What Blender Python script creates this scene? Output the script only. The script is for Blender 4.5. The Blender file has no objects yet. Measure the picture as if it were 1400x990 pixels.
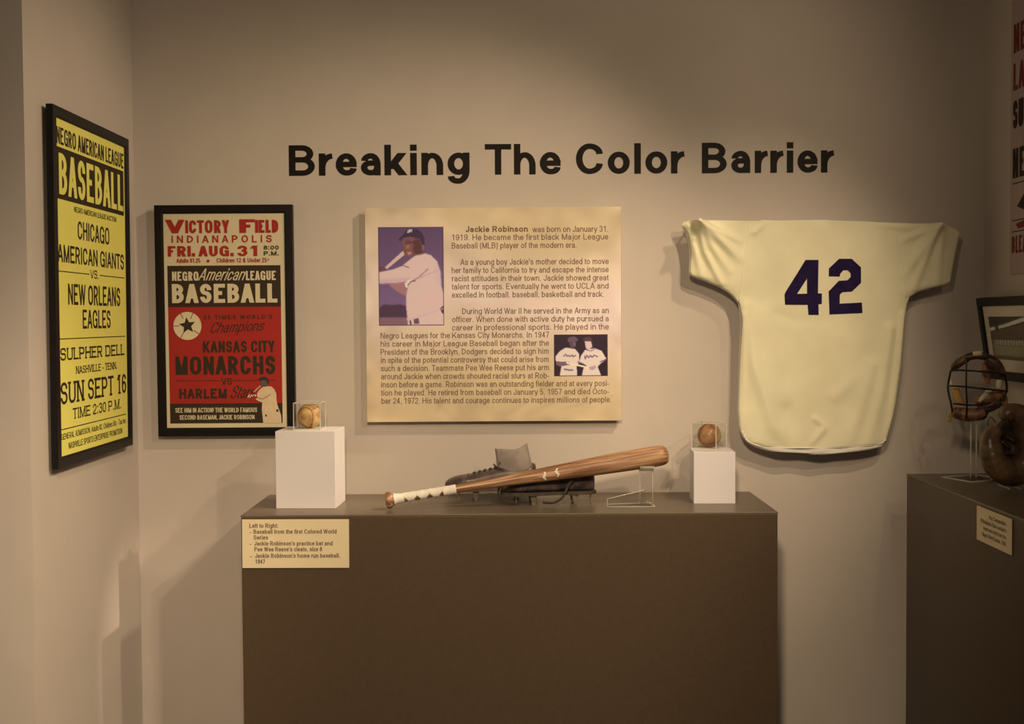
import bpy, bmesh, math, random
import numpy as np
from mathutils import Vector, Matrix
from mathutils.geometry import tessellate_polygon

random.seed(7)
rng = np.random.default_rng(7)
SC = bpy.context.scene
COL = SC.collection

# ------------------------------------------------------------------ camera
FPX, DIST, EYE = 1650.0, 3.85, 1.50
PITCH, ROLL, YAW = math.radians(2.01), 0.0065, 3 / 1650
_f = Vector((math.sin(YAW) * math.cos(PITCH), math.cos(YAW) * math.cos(PITCH), -math.sin(PITCH)))
_r = Vector((math.cos(YAW), -math.sin(YAW), 0))
_u = _r.cross(_f)
CR = _r * math.cos(ROLL) - _u * math.sin(ROLL)
CU = _u * math.cos(ROLL) + _r * math.sin(ROLL)
CF = _f
CP = Vector((0, -DIST, EYE))
cd = bpy.data.cameras.new('camera')
cd.sensor_width = 36
cd.lens = 36 * FPX / 1400
cd.clip_start = 0.05
cam = bpy.data.objects.new('camera', cd)
COL.objects.link(cam)
M = Matrix((CR, CU, -CF)).transposed().to_4x4()
M.translation = CP
cam.matrix_world = M
SC.camera = cam

# ------------------------------------------------------------------ world, lamps, exposure
vs = SC.view_settings
vs.view_transform = 'Standard'
vs.look = 'None'
vs.gamma = 1
vs.exposure = 0.0
vs.use_curve_mapping = False
W = bpy.data.worlds.new('gallery_ambience')
SC.world = W
W.use_nodes = True
W.node_tree.nodes['Background'].inputs[0].default_value = (1.0, 0.80, 0.55, 1)
W.node_tree.nodes['Background'].inputs[1].default_value = 0.068


def spot(name, loc, target, power, color, size, blend, radius):
    d = bpy.data.lights.new(name, 'SPOT')
    d.energy = power
    d.color = color
    d.spot_size = math.radians(size)
    d.spot_blend = blend
    d.shadow_soft_size = radius
    o = bpy.data.objects.new(name, d)
    COL.objects.link(o)
    o.location = loc
    o.rotation_euler = (Vector(target) - Vector(loc)).to_track_quat('-Z', 'Y').to_euler()
    return o


WARM = (1.0, 0.73, 0.43)
spot('track_spot_left', (1.45, -1.52, 3.14), (-1.19, -0.26, 0.61), 124, WARM, 59.5, 0.54, 0.06)
spot('track_spot_right', (1.38, -2.73, 2.70), (-0.80, 0.0, 1.72), 66, WARM, 80, 0.58, 0.03)
spot('added_fill_jersey', (1.15, -2.5, 3.10), (0.72, -0.08, 1.42), 112, WARM, 28, 1.0, 0.03)  # added fill lamp, no known fixture: brightens the jersey
spot('added_fill_side_wall', (1.30, -2.8, 2.90), (-1.19, -0.92, 0.74), 235, WARM, 29, 1.0, 0.05)  # added lamp that lifts the lower left wall and the pillar face
spot('added_fill_block', (1.45, -0.62, 2.90), (-0.49, -0.22, 1.07), 260, WARM, 12, 1.0, 0.03)  # added narrow lamp, makes the right face of the left block brighter
spot('added_fill_corner', (-0.70, -4.2, 2.90), (1.50, -0.10, 1.80), 50, WARM, 30, 1.0, 0.08)  # weak fill added for the right wall and the jersey's right side
spot('track_spot_front', (-0.10, -3.61, 2.46), (-0.25, 0.0, 0.36), 245, WARM, 60, 0.92, 0.12)


# ------------------------------------------------------------------ pixel -> place
def ray(px, py):
    return CR * ((px - 700) / FPX) - CU * ((py - 495) / FPX) + CF


def at_y(px, py, y):
    d = ray(px, py)
    return CP + d * ((y - CP.y) / d.y)


def at_z(px, py, z):
    d = ray(px, py)
    return CP + d * ((z - CP.z) / d.z)


def at_x(px, py, x):
    d = ray(px, py)
    return CP + d * ((x - CP.x) / d.x)


# ------------------------------------------------------------------ colour and material helpers
def lin(c):
    c = c / 255
    return c / 12.92 if c <= 0.04045 else ((c + 0.055) / 1.055) ** 2.4


KL = (0.80, 0.585, 0.345)


def V(r, g, b, k=1.0):
    """A colour as seen under the warm lamp -> the thing's own colour."""
    return tuple(min(0.9, max(0.002, lin(c) / (q * k))) for c, q in zip((r, g, b), KL))


MATS = {}


def mat(name, col, rough=0.6, spec=0.3, noise=0.0, nscale=20, bump=0.0, metal=0.0, stretch=None, col2=None, coat=0.0):
    if name in MATS:
        return MATS[name]
    m = bpy.data.materials.new(name)
    m.use_nodes = True
    nt = m.node_tree
    b = nt.nodes['Principled BSDF']
    b.inputs['Base Color'].default_value = (*col, 1)
    b.inputs['Roughness'].default_value = rough
    b.inputs['Specular IOR Level'].default_value = spec
    b.inputs['Metallic'].default_value = metal
    b.inputs['Coat Weight'].default_value = coat
    if noise or bump or col2:
        tc = nt.nodes.new('ShaderNodeTexCoord')
        mp = nt.nodes.new('ShaderNodeMapping')
        if stretch:
            mp.inputs['Scale'].default_value = stretch
        nt.links.new(tc.outputs['Object'], mp.inputs[0])
        n = nt.nodes.new('ShaderNodeTexNoise')
        n.inputs['Scale'].default_value = nscale
        n.inputs['Detail'].default_value = 5
        nt.links.new(mp.outputs[0], n.inputs['Vector'])
        if noise or col2:
            mx = nt.nodes.new('ShaderNodeMix')
            mx.data_type = 'RGBA'
            rp = nt.nodes.new('ShaderNodeValToRGB')
            rp.color_ramp.elements[0].position = 0.35
            rp.color_ramp.elements[1].position = 0.65
            nt.links.new(n.outputs['Fac'], rp.inputs[0])
            nt.links.new(rp.outputs[0], mx.inputs[0])
            a = col2 if col2 else tuple(c * (1 - noise) for c in col)
            c2 = col if col2 else tuple(min(0.95, c * (1 + noise)) for c in col)
            mx.inputs[6].default_value = (*a, 1)
            mx.inputs[7].default_value = (*c2, 1)
            nt.links.new(mx.outputs[2], b.inputs['Base Color'])
        if bump:
            bp = nt.nodes.new('ShaderNodeBump')
            bp.inputs['Strength'].default_value = bump
            bp.inputs['Distance'].default_value = 0.002
            nt.links.new(n.outputs['Fac'], bp.inputs['Height'])
            nt.links.new(bp.outputs[0], b.inputs['Normal'])
    MATS[name] = m
    return m


def print_mat(name, rough=0.55):
    """Ink on paper: the printed picture is stored as a colour per mesh point."""
    if name in MATS:
        return MATS[name]
    m = bpy.data.materials.new(name)
    m.use_nodes = True
    nt = m.node_tree
    b = nt.nodes['Principled BSDF']
    a = nt.nodes.new('ShaderNodeAttribute')
    a.attribute_name = 'ink'
    nt.links.new(a.outputs['Color'], b.inputs['Base Color'])
    b.inputs['Roughness'].default_value = rough
    b.inputs['Specular IOR Level'].default_value = 0.25
    MATS[name] = m
    return m


def clear_mat(name, tint=(0.985, 0.99, 0.98), haze=0.0):
    if name in MATS:
        return MATS[name]
    m = bpy.data.materials.new(name)
    m.use_nodes = True
    nt = m.node_tree
    nt.nodes.remove(nt.nodes['Principled BSDF'])
    out = nt.nodes['Material Output']
    tr = nt.nodes.new('ShaderNodeBsdfTransparent')
    tr.inputs[0].default_value = (*tint, 1)
    gl = nt.nodes.new('ShaderNodeBsdfGlossy')
    gl.inputs['Roughness'].default_value = 0.06
    lw = nt.nodes.new('ShaderNodeLayerWeight')
    lw.inputs[0].default_value = .5
    pw_ = nt.nodes.new('ShaderNodeMath')
    pw_.operation = 'POWER'
    pw_.inputs[1].default_value = 4
    nt.links.new(lw.outputs['Facing'], pw_.inputs[0])
    fr = nt.nodes.new('ShaderNodeMath')
    fr.operation = 'MULTIPLY_ADD'
    fr.inputs[1].default_value = .3
    fr.inputs[2].default_value = .035
    nt.links.new(pw_.outputs[0], fr.inputs[0])
    mx = nt.nodes.new('ShaderNodeMixShader')
    nt.links.new(fr.outputs[0], mx.inputs[0])
    nt.links.new(tr.outputs[0], mx.inputs[1])
    nt.links.new(gl.outputs[0], mx.inputs[2])
    last = mx
    if haze:
        df = nt.nodes.new('ShaderNodeBsdfDiffuse')
        df.inputs[0].default_value = (0.85, 0.85, 0.82, 1)
        m2 = nt.nodes.new('ShaderNodeMixShader')
        m2.inputs[0].default_value = haze
        nt.links.new(mx.outputs[0], m2.inputs[1])
        nt.links.new(df.outputs[0], m2.inputs[2])
        last = m2
    nt.links.new(last.outputs[0], out.inputs['Surface'])
    MATS[name] = m
    return m


# ------------------------------------------------------------------ mesh helpers
class MB:
    def __init__(self):
        self.v, self.f, self.mi = [], [], []

    def add(self, vs, fs, mi=0):
        b = len(self.v)
        self.v.extend(tuple(v) for v in vs)
        self.f.extend(tuple(b + i for i in f) for f in fs)
        self.mi.extend([mi] * len(fs))
        return self

    def box(self, x0, y0, z0, x1, y1, z1, mi=0):
        vs = [(x, y, z) for x in (x0, x1) for y in (y0, y1) for z in (z0, z1)]
        return self.add(vs, [(0, 1, 3, 2), (4, 6, 7, 5), (0, 4, 5, 1), (2, 3, 7, 6), (0, 2, 6, 4), (1, 5, 7, 3)], mi)

    def flat(self, vs2, fs, y, mi=0):
        """2-D shape (x, z) standing upright at depth y, facing -y."""
        return self.add([(v[0], y - (v[2] if len(v) > 2 else 0), v[1]) for v in vs2], fs, mi)

    def poly(self, pts, y, mi=0, holes=()):
        loops = [[Vector((x, z, 0)) for x, z in pts]] + [[Vector((x, z, 0)) for x, z in h] for h in holes]
        allp = [p for l in loops for p in l]
        tris = tessellate_polygon(loops)
        return self.add([(p.x, y, p.y) for p in allp], [t for t in tris], mi)

    def tube(self, pts, rad, n=10, mi=0, closed=False, flat=1.0):
        pts = [Vector(p) for p in pts]
        k = len(pts)
        rads = rad if isinstance(rad, (list, tuple)) else [rad] * k
        vs, fs = [], []
        up = None
        for i, p in enumerate(pts):
            a = pts[(i - 1) % k] if closed or i > 0 else p
            c = pts[(i + 1) % k] if closed or i < k - 1 else p
            t = (c - a).normalized()
            if up is None:
                up = Vector((0, 0, 1)) if abs(t.z) < 0.9 else Vector((1, 0, 0))
            s = t.cross(up)
            if s.length < 1e-6:
                s = t.orthogonal()
            s.normalize()
            up = s.cross(t).normalized()
            for j in range(n):
                an = 2 * math.pi * j / n
                vs.append(p + (s * math.cos(an) * flat + up * math.sin(an)) * rads[i])
        rows = k if closed else k - 1
        for i in range(rows):
            for j in range(n):
                a, b2 = i * n + j, i * n + (j + 1) % n
                c, d = ((i + 1) % k) * n + (j + 1) % n, ((i + 1) % k) * n + j
                fs.append((a, b2, c, d))
        if not closed:
            fs.append(tuple(range(n - 1, -1, -1)))
            fs.append(tuple((k - 1) * n + j for j in range(n)))
        return self.add(vs, fs, mi)

    def lathe(self, prof, n=24, mi=0):
        """profile of (distance along x, radius)"""
        vs, fs = [], []
        for x, r in prof:
            for j in range(n):
                a = 2 * math.pi * j / n
                vs.append((x, r * math.cos(a), r * math.sin(a)))
        for i in range(len(prof) - 1):
            for j in range(n):
                fs.append((i * n + j, i * n + (j + 1) % n, (i + 1) * n + (j + 1) % n, (i + 1) * n + j))
        fs.append(tuple(range(n - 1, -1, -1)))
        fs.append(tuple((len(prof) - 1) * n + j for j in range(n)))
        return self.add(vs, fs, mi)

    def build(self, name, mats, parent=None, smooth=False, bevel=0.0, seg=2, fix=True):
        me = bpy.data.meshes.new(name)
        me.from_pydata(self.v, [], self.f)
        for m in (mats if isinstance(mats, (list, tuple)) else [mats]):
            me.materials.append(m)
        me.polygons.foreach_set('material_index', self.mi)
        if fix:
            bm = bmesh.new()
            bm.from_mesh(me)
            bmesh.ops.recalc_face_normals(bm, faces=bm.faces)
            bm.to_mesh(me)
            bm.free()
        if smooth:
            me.polygons.foreach_set('use_smooth', [True] * len(me.polygons))
        me.update()
        o = bpy.data.objects.new(name, me)
        COL.objects.link(o)
        if parent:
            o.parent = parent
        if bevel:
            b = o.modifiers.new('edge', 'BEVEL')
            b.width = bevel
            b.segments = seg
            b.limit_method = 'ANGLE'
        return o


def tag(o, label, cat, group=None, kind=None):
    o['label'] = label
    o['category'] = cat
    if group:
        o['group'] = group
    if kind:
        o['kind'] = kind
    return o


def thing(name, label, cat, loc=(0, 0, 0), rz=0.0, group=None, rot=None):
    o = bpy.data.objects.new(name, None)
    o.empty_display_size = 0.05
    COL.objects.link(o)
    o.location = loc
    o.rotation_euler = rot if rot else (0, 0, rz)
    return tag(o, label, cat, group)


def struct(o, label, cat):
    return tag(o, label, cat, kind='structure')


def curve_pts(pts, n=8):
    """smooth path through control points (Catmull-Rom)"""
    P = [Vector(p) for p in pts]
    P = [P[0] * 2 - P[1]] + P + [P[-1] * 2 - P[-2]]
    out = []
    for i in range(1, len(P) - 2):
        for k in range(n):
            t = k / n
            a, b, c, d = P[i - 1], P[i], P[i + 1], P[i + 2]
            out.append(0.5 * ((2 * b) + (c - a) * t + (2 * a - 5 * b + 4 * c - d) * t * t + (3 * b - a - 3 * c + d) * t ** 3))
    out.append(P[-2])
    return out


# ------------------------------------------------------------------ lettering: a monoline grotesque drawn from skeletons
A_ = 1.373
D_ = -0.396
O4 = [(0, 0, 1), (0, 1, 1), (1, 1, 1), (1, 0, 1)]
UP = {
    'A': [('D', 0, 0, .5, 1), ('D', 1, 0, .5, 1), [(.2, .29), (.8, .29)]],
    'B': [[(0, 0), (0, 1)], [(0, 1), (.93, 1, 1), (.93, .53, 1), (0, .53)], [(0, .53), (1, .53, 1), (1, 0, 1), (0, 0)]],
    'C': [[(1, .69), (1, 1, 1), (0, 1, 1), (0, 0, 1), (1, 0, 1), (1, .31)]],
    'D': [[(0, 0), (0, 1)], [(0, 1), (1, 1, 1), (1, 0, 1), (0, 0)]],
    'E': [[(0, 0), (0, 1)], [(0, 1), (1, 1)], [(0, .52), (.9, .52)], [(0, 0), (1, 0)]],
    'F': [[(0, 0), (0, 1)], [(0, 1), (1, 1)], [(0, .5), (.86, .5)]],
    'G': [[(1, .7), (1, 1, 1), (0, 1, 1), (0, 0, 1), (1, 0, 1), (1, .46), (.55, .46)], [(1, .46), (1, 0)]],
    'H': [[(0, 0), (0, 1)], [(1, 0), (1, 1)], [(0, .53), (1, .53)]],
    'I': [[(0, 0), (0, 1)]],
    'J': [[(1, 1), (1, 0, 1), (0, 0, 1), (0, .3)]],
    'K': [[(0, 0), (0, 1)], ('D', .02, .3, 1, 1), ('D', .33, .55, 1, 0)],
    'L': [[(0, 0), (0, 1)], [(0, 0), (1, 0)]],
    'M': [[(0, 0), (0, 1)], [(1, 0), (1, 1)], ('D', 0, 1, .5, 0), ('D', 1, 1, .5, 0)],
    'N': [[(0, 0), (0, 1)], [(1, 0), (1, 1)], ('D', 0, 1, 1, 0)],
    'O': [('C', O4)],
    'P': [[(0, 0), (0, 1)], [(0, 1), (1, 1, 1), (1, .45, 1), (0, .45)]],
    'Q': [('C', O4), ('D', .55, .28, 1, -.04)],
    'R': [[(0, 0), (0, 1)], [(0, 1), (.96, 1, 1), (.96, .47, 1), (0, .47)], ('D', .5, .5, 1, 0)],
    'S': [[(1, .72), (1, 1, 1), (0, 1, 1), (0, .52, 1), (1, .52, 1), (1, 0, 1), (0, 0, 1), (0, .28)]],
    'T': [[(0, 1), (1, 1)], [(.5, 0), (.5, 1)]],
    'U': [[(0, 1), (0, 0, 1), (1, 0, 1), (1, 1)]],
    'V': [('D', 0, 1, .5, 0), ('D', 1, 1, .5, 0)],
    'W': [('D', 0, 1, .26, 0), ('D', .5, 1, .26, 0), ('D', .5, 1, .74, 0), ('D', 1, 1, .74, 0)],
    'X': [('D', 0, 0, 1, 1), ('D', 0, 1, 1, 0)],
    'Y': [('D', 0, 1, .5, .4), ('D', 1, 1, .5, .4), [(.5, 0), (.5, .45)]],
    'Z': [[(0, 1), (1, 1)], [(0, 0), (1, 0)], ('D', 0, .05, 1, .95)],
    '0': [('C', O4)],
    '1': [[(.62, 0), (.62, 1)], ('D', .1, .72, .62, .98)],
    '2': [[(0, .7), (0, 1, 1), (1, 1, 1), (1, .52, .6), (0, .16, .5), (0, 0), (1, 0)]],
    '3': [[(0, .75), (0, 1, 1), (.95, 1, 1), (.95, .54, 1), (.4, .54)], [(.4, .54), (1, .54, 1), (1, 0, 1), (0, 0, 1), (0, .27)]],
    '4': [[(.75, 0), (.75, 1)], ('D', 0, .25, .72, 1), [(0, .26), (1, .26)]],
    '5': [[(.94, 1), (.1, 1), (.05, .5)], [(.05, .6), (1, .6, 1), (1, 0, 1), (0, 0, 1), (0, .26)]],
    '6': [('C', [(0, 0, 1), (0, .58, 1), (1, .58, 1), (1, 0, 1)]), [(0, .3), (0, 1, 1), (.95, 1, 1), (.95, .76)]],
    '7': [[(0, 1), (1, 1)], ('D', .3, 0, 1, .95)],
    '8': [('C', [(.06, .54, 1), (.06, 1, 1), (.94, 1, 1), (.94, .54, 1)]), ('C', [(0, 0, 1), (0, .54, 1), (1, .54, 1), (1, 0, 1)])],
    '9': [('C', [(0, .42, 1), (0, 1, 1), (1, 1, 1), (1, .42, 1)]), [(1, .7), (1, 0, 1), (.05, 0, 1), (.05, .24)]],
    '&': [('C', [(.15, .55, 1), (.15, 1, 1), (.75, 1, 1), (.75, .55, 1)]), [(.4, .55), (0, .5, 1), (0, 0, 1), (.85, 0, 1), (.9, .42)], ('D', .3, .6, 1, 0)],
    '$': [[(1, .72), (1, .95, 1), (0, .95, 1), (0, .52, 1), (1, .52, 1), (1, .05, 1), (0, .05, 1), (0, .28)], [(.5, -.08), (.5, 1.08)]],
    '(': [[(1, A_ * .75, 0), (.2, .9, .8), (.2, 0, .8), (1, -.25)]],
    ')': [[(0, A_ * .75, 0), (.8, .9, .8), (.8, 0, .8), (0, -.25)]],
    '!': [[(0, .3), (0, 1)], [(0, 0), (0, .02)]],
}
LO = {
    'a': [[(.02, .7), (.02, 1, 1), (.92, 1, 1), (.92, 0)], [(.92, .57), (0, .57, .9), (0, 0, 1), (.92, 0, .9), (.92, .4)]],
    'b': [[(0, 0), (0, A_)], ('C', O4)], 'd': [[(1, 0), (1, A_)], ('C', O4)],
    'p': [[(0, D_), (0, 1)], ('C', O4)], 'q': [[(1, D_), (1, 1)], ('C', O4)],
    'c': [[(1, .68), (1, 1, 1), (0, 1, 1), (0, 0, 1), (1, 0, 1), (1, .32)]],
    'e': [[(0, .5), (1, .5)], [(1, .5), (1, 1, 1), (0, 1, 1), (0, 0, 1), (1, 0, 1), (1, .27)]],
    'f': [[(.4, 0), (.4, A_, .5), (1, A_)], [(0, 1), (1, 1)]],
    'g': [('C', O4), [(1, 1), (1, D_, 1), (0, D_, 1), (0, D_ * .45)]],
    'h': [[(0, 0), (0, A_)], [(0, .4), (0, 1, 1), (1, 1, 1), (1, 0)]],
    'i': [[(0, 0), (0, 1)], [(0, 1.22), (0, A_)]],
    'j': [[(1, 1), (1, D_, 1), (0, D_)], [(1, 1.22), (1, A_)]],
    'k': [[(0, 0), (0, A_)], ('D', .03, .28, .95, 1), ('D', .33, .55, 1, 0)],
    'l': [[(0, 0), (0, A_)]],
    'm': [[(0, 0), (0, 1)], [(0, .4), (0, 1, 1), (.5, 1, 1), (.5, 0)], [(.5, .4), (.5, 1, 1), (1, 1, 1), (1, 0)]],
    'n': [[(0, 0), (0, 1)], [(0, .4), (0, 1, 1), (1, 1, 1), (1, 0)]],
    'o': [('C', O4)],
    'r': [[(0, 0), (0, 1)], [(0, .3), (0, 1, 1), (1, 1)]],
    's': [[(1, .72), (1, 1, 1), (0, 1, 1), (0, .52, 1), (1, .52, 1), (1, 0, 1), (0, 0, 1), (0, .28)]],
    't': [[(.38, 1.28), (.38, 0, .6), (1, 0)], [(0, 1), (1, 1)]],
    'u': [[(0, 1), (0, 0, 1), (1, 0, 1), (1, .6)], [(1, 0), (1, 1)]],
    'v': [('D', 0, 1, .5, 0), ('D', 1, 1, .5, 0)],
    'w': [('D', 0, 1, .26, 0), ('D', .5, 1, .26, 0), ('D', .5, 1, .74, 0), ('D', 1, 1, .74, 0)],
    'x': [('D', 0, 0, 1, 1), ('D', 0, 1, 1, 0)],
    'y': [('D', 0, 1, .5, 0), ('D', 1, 1, .33, D_)],
    'z': [[(0, 1), (1, 1)], [(0, 0), (1, 0)], ('D', 0, .05, 1, .95)],
}
ADV = dict(zip('ABCDEFGHIJKLMNOPQRSTUVWXYZ', (690, 690, 722, 722, 667, 611, 778, 722, 278, 530, 700, 585, 833, 722, 778, 667, 778, 700, 667, 611, 722, 667, 944, 667, 667, 611)))
ADV.update(dict(zip('abcdefghijklmnopqrstuvwxyz', (556, 585, 528, 585, 556, 300, 585, 580, 250, 260, 530, 250, 860, 580, 590, 585, 585, 360, 530, 300, 580, 530, 750, 530, 530, 500))))
ADV.update({c: 556 for c in '0123456789$'})
ADV.update({' ': 278, '.': 278, ',': 278, ':': 278, "'": 220, '-': 340, '(': 333, ')': 333, '!': 290, '&': 700, '•': 350})
TIGHT = set('AVWXYTvwxyKk')


def glyph(ch, x, adv, cap, wv, wh, rcap, serif):
    """2-D verts and faces of one letter set at x on baseline 0"""
    vs, fs = [], []
    lay = [0]
    low = ch in LO
    sb = adv * (0.02 if ch in TIGHT else 0.085)
    if ch in 'Iil!':
        sb = max(0, (adv - wv) / 2)
    W_ = max(adv - 2 * sb, wv * 1.001)
    H = cap * 0.728 if low else cap
    x += sb

    def quad(a, b, c, d):
        n = len(vs)
        lay[0] += 1
        vs.extend((*p, lay[0] * 4e-5) for p in (a, b, c, d))
        fs.append((n, n + 1, n + 2, n + 3))

    if ch in '.,:-\'•':
        s = max(wv, cap * .12)
        cx = x + W_ / 2
        if ch == '-':
            quad((x, cap * .28), (x + W_, cap * .28), (x + W_, cap * .28 + wh), (x, cap * .28 + wh))
        elif ch == "'":
            quad((cx - s / 2, cap * .7), (cx + s / 2, cap * .7), (cx + s / 2, cap), (cx - s / 2, cap))
        elif ch == '•':
            n = len(vs)
            for k in range(14):
                vs.append((cx + cap * .3 * math.cos(k * .4488), cap * .45 + cap * .3 * math.sin(k * .4488), 0))
            fs.append(tuple(range(n, n + 14)))
        else:
            quad((cx - s / 2, 0), (cx + s / 2, 0), (cx + s / 2, s), (cx - s / 2, s))
            if ch == ',':
                quad((cx - s / 4, -s * .9), (cx + s * .1, -s * .9), (cx + s / 2, 0), (cx, 0))
            if ch == ':':
                quad((cx - s / 2, cap * .6), (cx + s / 2, cap * .6), (cx + s / 2, cap * .6 + s), (cx - s / 2, cap * .6 + s))
        return vs, fs

    def mx(u):
        return x + wv / 2 + u * (W_ - wv)

    def my(v):
        if v > 1 and low:
            t = (v - 1) / (A_ - 1)
            return (H - wh / 2) * (1 - t) + (cap - wh / 2) * t
        if v < 0 and low:
            t = v / D_
            return (wh / 2) * (1 - t) + (-cap * .29 + wh / 2) * t
        return wh / 2 + v * (H - wh)

    feet = []
    for st in UP.get(ch, LO.get(ch, [])):
        if st[0] == 'D':
            _, x0, y0, x1, y1 = st
            Y0, Y1 = y0 * H, y1 * H
            dx = (x1 - x0) * (W_ - wv)
            hw = min(wv * math.hypot(dx, Y1 - Y0) / max(1e-6, abs(Y1 - Y0)), wv * 1.45)
            if len(UP.get(ch, LO.get(ch))) > 2 and ch in 'MWNw':
                hw *= .88
            a = x + hw / 2 + x0 * (W_ - hw)
            b = x + hw / 2 + x1 * (W_ - hw)
            quad((a - hw / 2, Y0), (a + hw / 2, Y0), (b + hw / 2, Y1), (b - hw / 2, Y1))
            for q, yy in ((a, y0), (b, y1)):
                if yy in (0, 1) and ch not in 'MNRK' and not (ch == 'A' and yy == 1) and not (ch in 'VW' and yy == 0):
                    feet.append((q, yy))
            continue
        closed = st[0] == 'C'
        pts = st[1] if closed else st
        P = [(mx(p[0]), my(p[1]), p[2] if len(p) > 2 else 0) for p in pts]
        n = len(P)
        if not closed:          # run straight ends out to the edge of the letter
            for i, j in ((0, 1), (n - 1, n - 2)):
                p, q = pts[i], pts[j]
                X, Y, r = P[i]
                if abs(p[0] - q[0]) < 1e-6 and p[1] in (0, 1, A_, D_):
                    s = 1 if p[1] > q[1] else -1
                    P[i] = (X, Y + s * wh / 2, r)
                    if p[1] in (0, 1):
                        feet.append((X, p[1]))
                elif abs(p[1] - q[1]) < 1e-6 and p[0] in (0, 1):
                    s = 1 if p[0] > q[0] else -1
                    P[i] = (X + s * wv / 2, Y, r)
        path = []
        for i in range(n):
            X, Y, r = P[i]
            if not r or (not closed and i in (0, n - 1)):
                path.append(Vector((X, Y)))
                continue
            a, c = P[i - 1], P[(i + 1) % n]
            la = math.hypot(a[0] - X, a[1] - Y)
            lc = math.hypot(c[0] - X, c[1] - Y)
            ea = la * (.5 if a[2] else 1)
            ec = lc * (.5 if c[2] else 1)
            lim = min(ea * r, ec * r, rcap) * 1.35
            ua = min(ea * r, rcap, lim) / max(la, 1e-9)
            uc = min(ec * r, rcap, lim) / max(lc, 1e-9)
            p0 = Vector((X + (a[0] - X) * ua, Y + (a[1] - Y) * ua))
            p3 = Vector((X + (c[0] - X) * uc, Y + (c[1] - Y) * uc))
            k = .5523
            pv = Vector((X, Y))
            p1, p2 = p0.lerp(pv, k), p3.lerp(pv, k)
            ns = 5 if cap < .03 else 9
            for q in range(ns + 1):
                t = q / ns
                path.append(p0 * (1 - t) ** 3 + p1 * 3 * t * (1 - t) ** 2 + p2 * 3 * t * t * (1 - t) + p3 * t ** 3)
        clean = [path[0]]
        for p in path[1:]:
            if (p - clean[-1]).length > 1e-7:
                clean.append(p)
        if closed and (clean[0] - clean[-1]).length < 1e-7:
            clean.pop()
        L, R = [], []
        m = len(clean)
        for i in range(m):
            a = clean[i - 1] if (closed or i > 0) else None
            c = clean[(i + 1) % m] if (closed or i < m - 1) else None
            t1 = (clean[i] - a).normalized() if a is not None else None
            t2 = (c - clean[i]).normalized() if c is not None else None
            t1 = t1 if t1 is not None else t2
            t2 = t2 if t2 is not None else t1
            nn = Vector((-(t1.y + t2.y), t1.x + t2.x))
            if nn.length < 1e-6:
                nn = Vector((-t1.y, t1.x))
            nn.normalize()
            k = 1 / max(.5, nn.dot(Vector((-t1.y, t1.x))))
            o = Vector((nn.x * wv / 2 * k, nn.y * wh / 2 * k))
            L.append(clean[i] + o)
            R.append(clean[i] - o)
        b = len(vs)
        lay[0] += 1
        for l, r_ in zip(L, R):
            vs.append((l.x, l.y, lay[0] * 4e-5))
            vs.append((r_.x, r_.y, lay[0] * 4e-5))
        for i in range(m if closed else m - 1):
            j = (i + 1) % m
            fs.append((b + 2 * i, b + 2 * j, b + 2 * j + 1, b + 2 * i + 1))
    if serif:
        for X, yy in feet:
            hw = wv * 1.02
            y0, y1 = (0, wh * .8) if yy == 0 else (H - wh * .8, H)
            quad((X - hw, y0), (X + hw, y0), (X + hw, y1), (X - hw, y1))
    return vs, fs


def words(s, x, y, cap, width=None, wv=.13, wh=None, rcap=.6, mode='fit', slant=0.0, serif=False, rise=0.0, split=False):
    """Set one line of type. wv/wh/rcap are fractions of the cap height; fit squeezes the letters, justify opens the
    word spaces, track opens the letter spaces."""
    wvm, whm = wv * cap, (wh if wh else wv * .88) * cap
    adv = [ADV.get(c, 556) / 718 * cap for c in s]
    tot = sum(adv)
    if width:
        if mode == 'fit':
            k = width / tot
            adv = [a * k for a in adv]
        elif mode == 'justify':
            ns = s.count(' ')
            e = (width - tot) / max(1, ns)
            if e < -.1 * cap or ns == 0:
                k = width / tot
                adv = [a * k for a in adv]
            else:
                adv = [a + (e if c == ' ' else 0) for a, c in zip(adv, s)]
        else:
            e = (width - tot) / max(1, len(s) - 1)
            adv = [a + e for a in adv]
    vs, fs, per = [], [], []
    cx = 0.0
    for c, a in zip(s, adv):
        if c != ' ':
            ga = a - e if mode == 'track' and width else a
            gv, gf = glyph(c, cx, ga, cap, wvm, whm, rcap * cap, serif)
            gv = [(x + p + slant * q, y + q + rise * p, l) for p, q, l in gv]
            b = len(vs)
            vs.extend(gv)
            fs.extend(tuple(b + i for i in f) for f in gf)
            per.append((c, gv, gf))
        cx += a
    return per if split else (vs, fs)


def inkgrid(name, x0, z0, x1, z1, y, rgb, mtl, parent, both=False):
    """A flat printed sheet whose colour is given by an image array rgb[row from top, column]."""
    h, w, _ = rgb.shape
    xs = np.linspace(x0, x1, w)
    zs = np.linspace(z1, z0, h)
    X, Z = np.meshgrid(xs, zs)
    co = np.stack([X, np.full_like(X, y), Z], -1).reshape(-1, 3)
    idx = np.arange(h * w).reshape(h, w)
    q = np.stack([idx[:-1, :-1], idx[1:, :-1], idx[1:, 1:], idx[:-1, 1:]], -1).reshape(-1, 4)
    me = bpy.data.meshes.new(name)
    me.from_pydata(co.tolist(), [], q.tolist())
    at = me.color_attributes.new('ink', 'FLOAT_COLOR', 'POINT')
    c = rgb.reshape(-1, 3) / 255
    l = np.where(c <= .04045, c / 12.92, ((c + .055) / 1.055) ** 2.4) / np.array(KL)
    l = np.clip(l, .003, .9)
    at.data.foreach_set('color', np.concatenate([l, np.ones((len(l), 1))], 1).astype(np.float32).ravel())
    me.materials.append(mtl)
    o = bpy.data.objects.new(name, me)
    COL.objects.link(o)
    o.parent = parent
    return o


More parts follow.
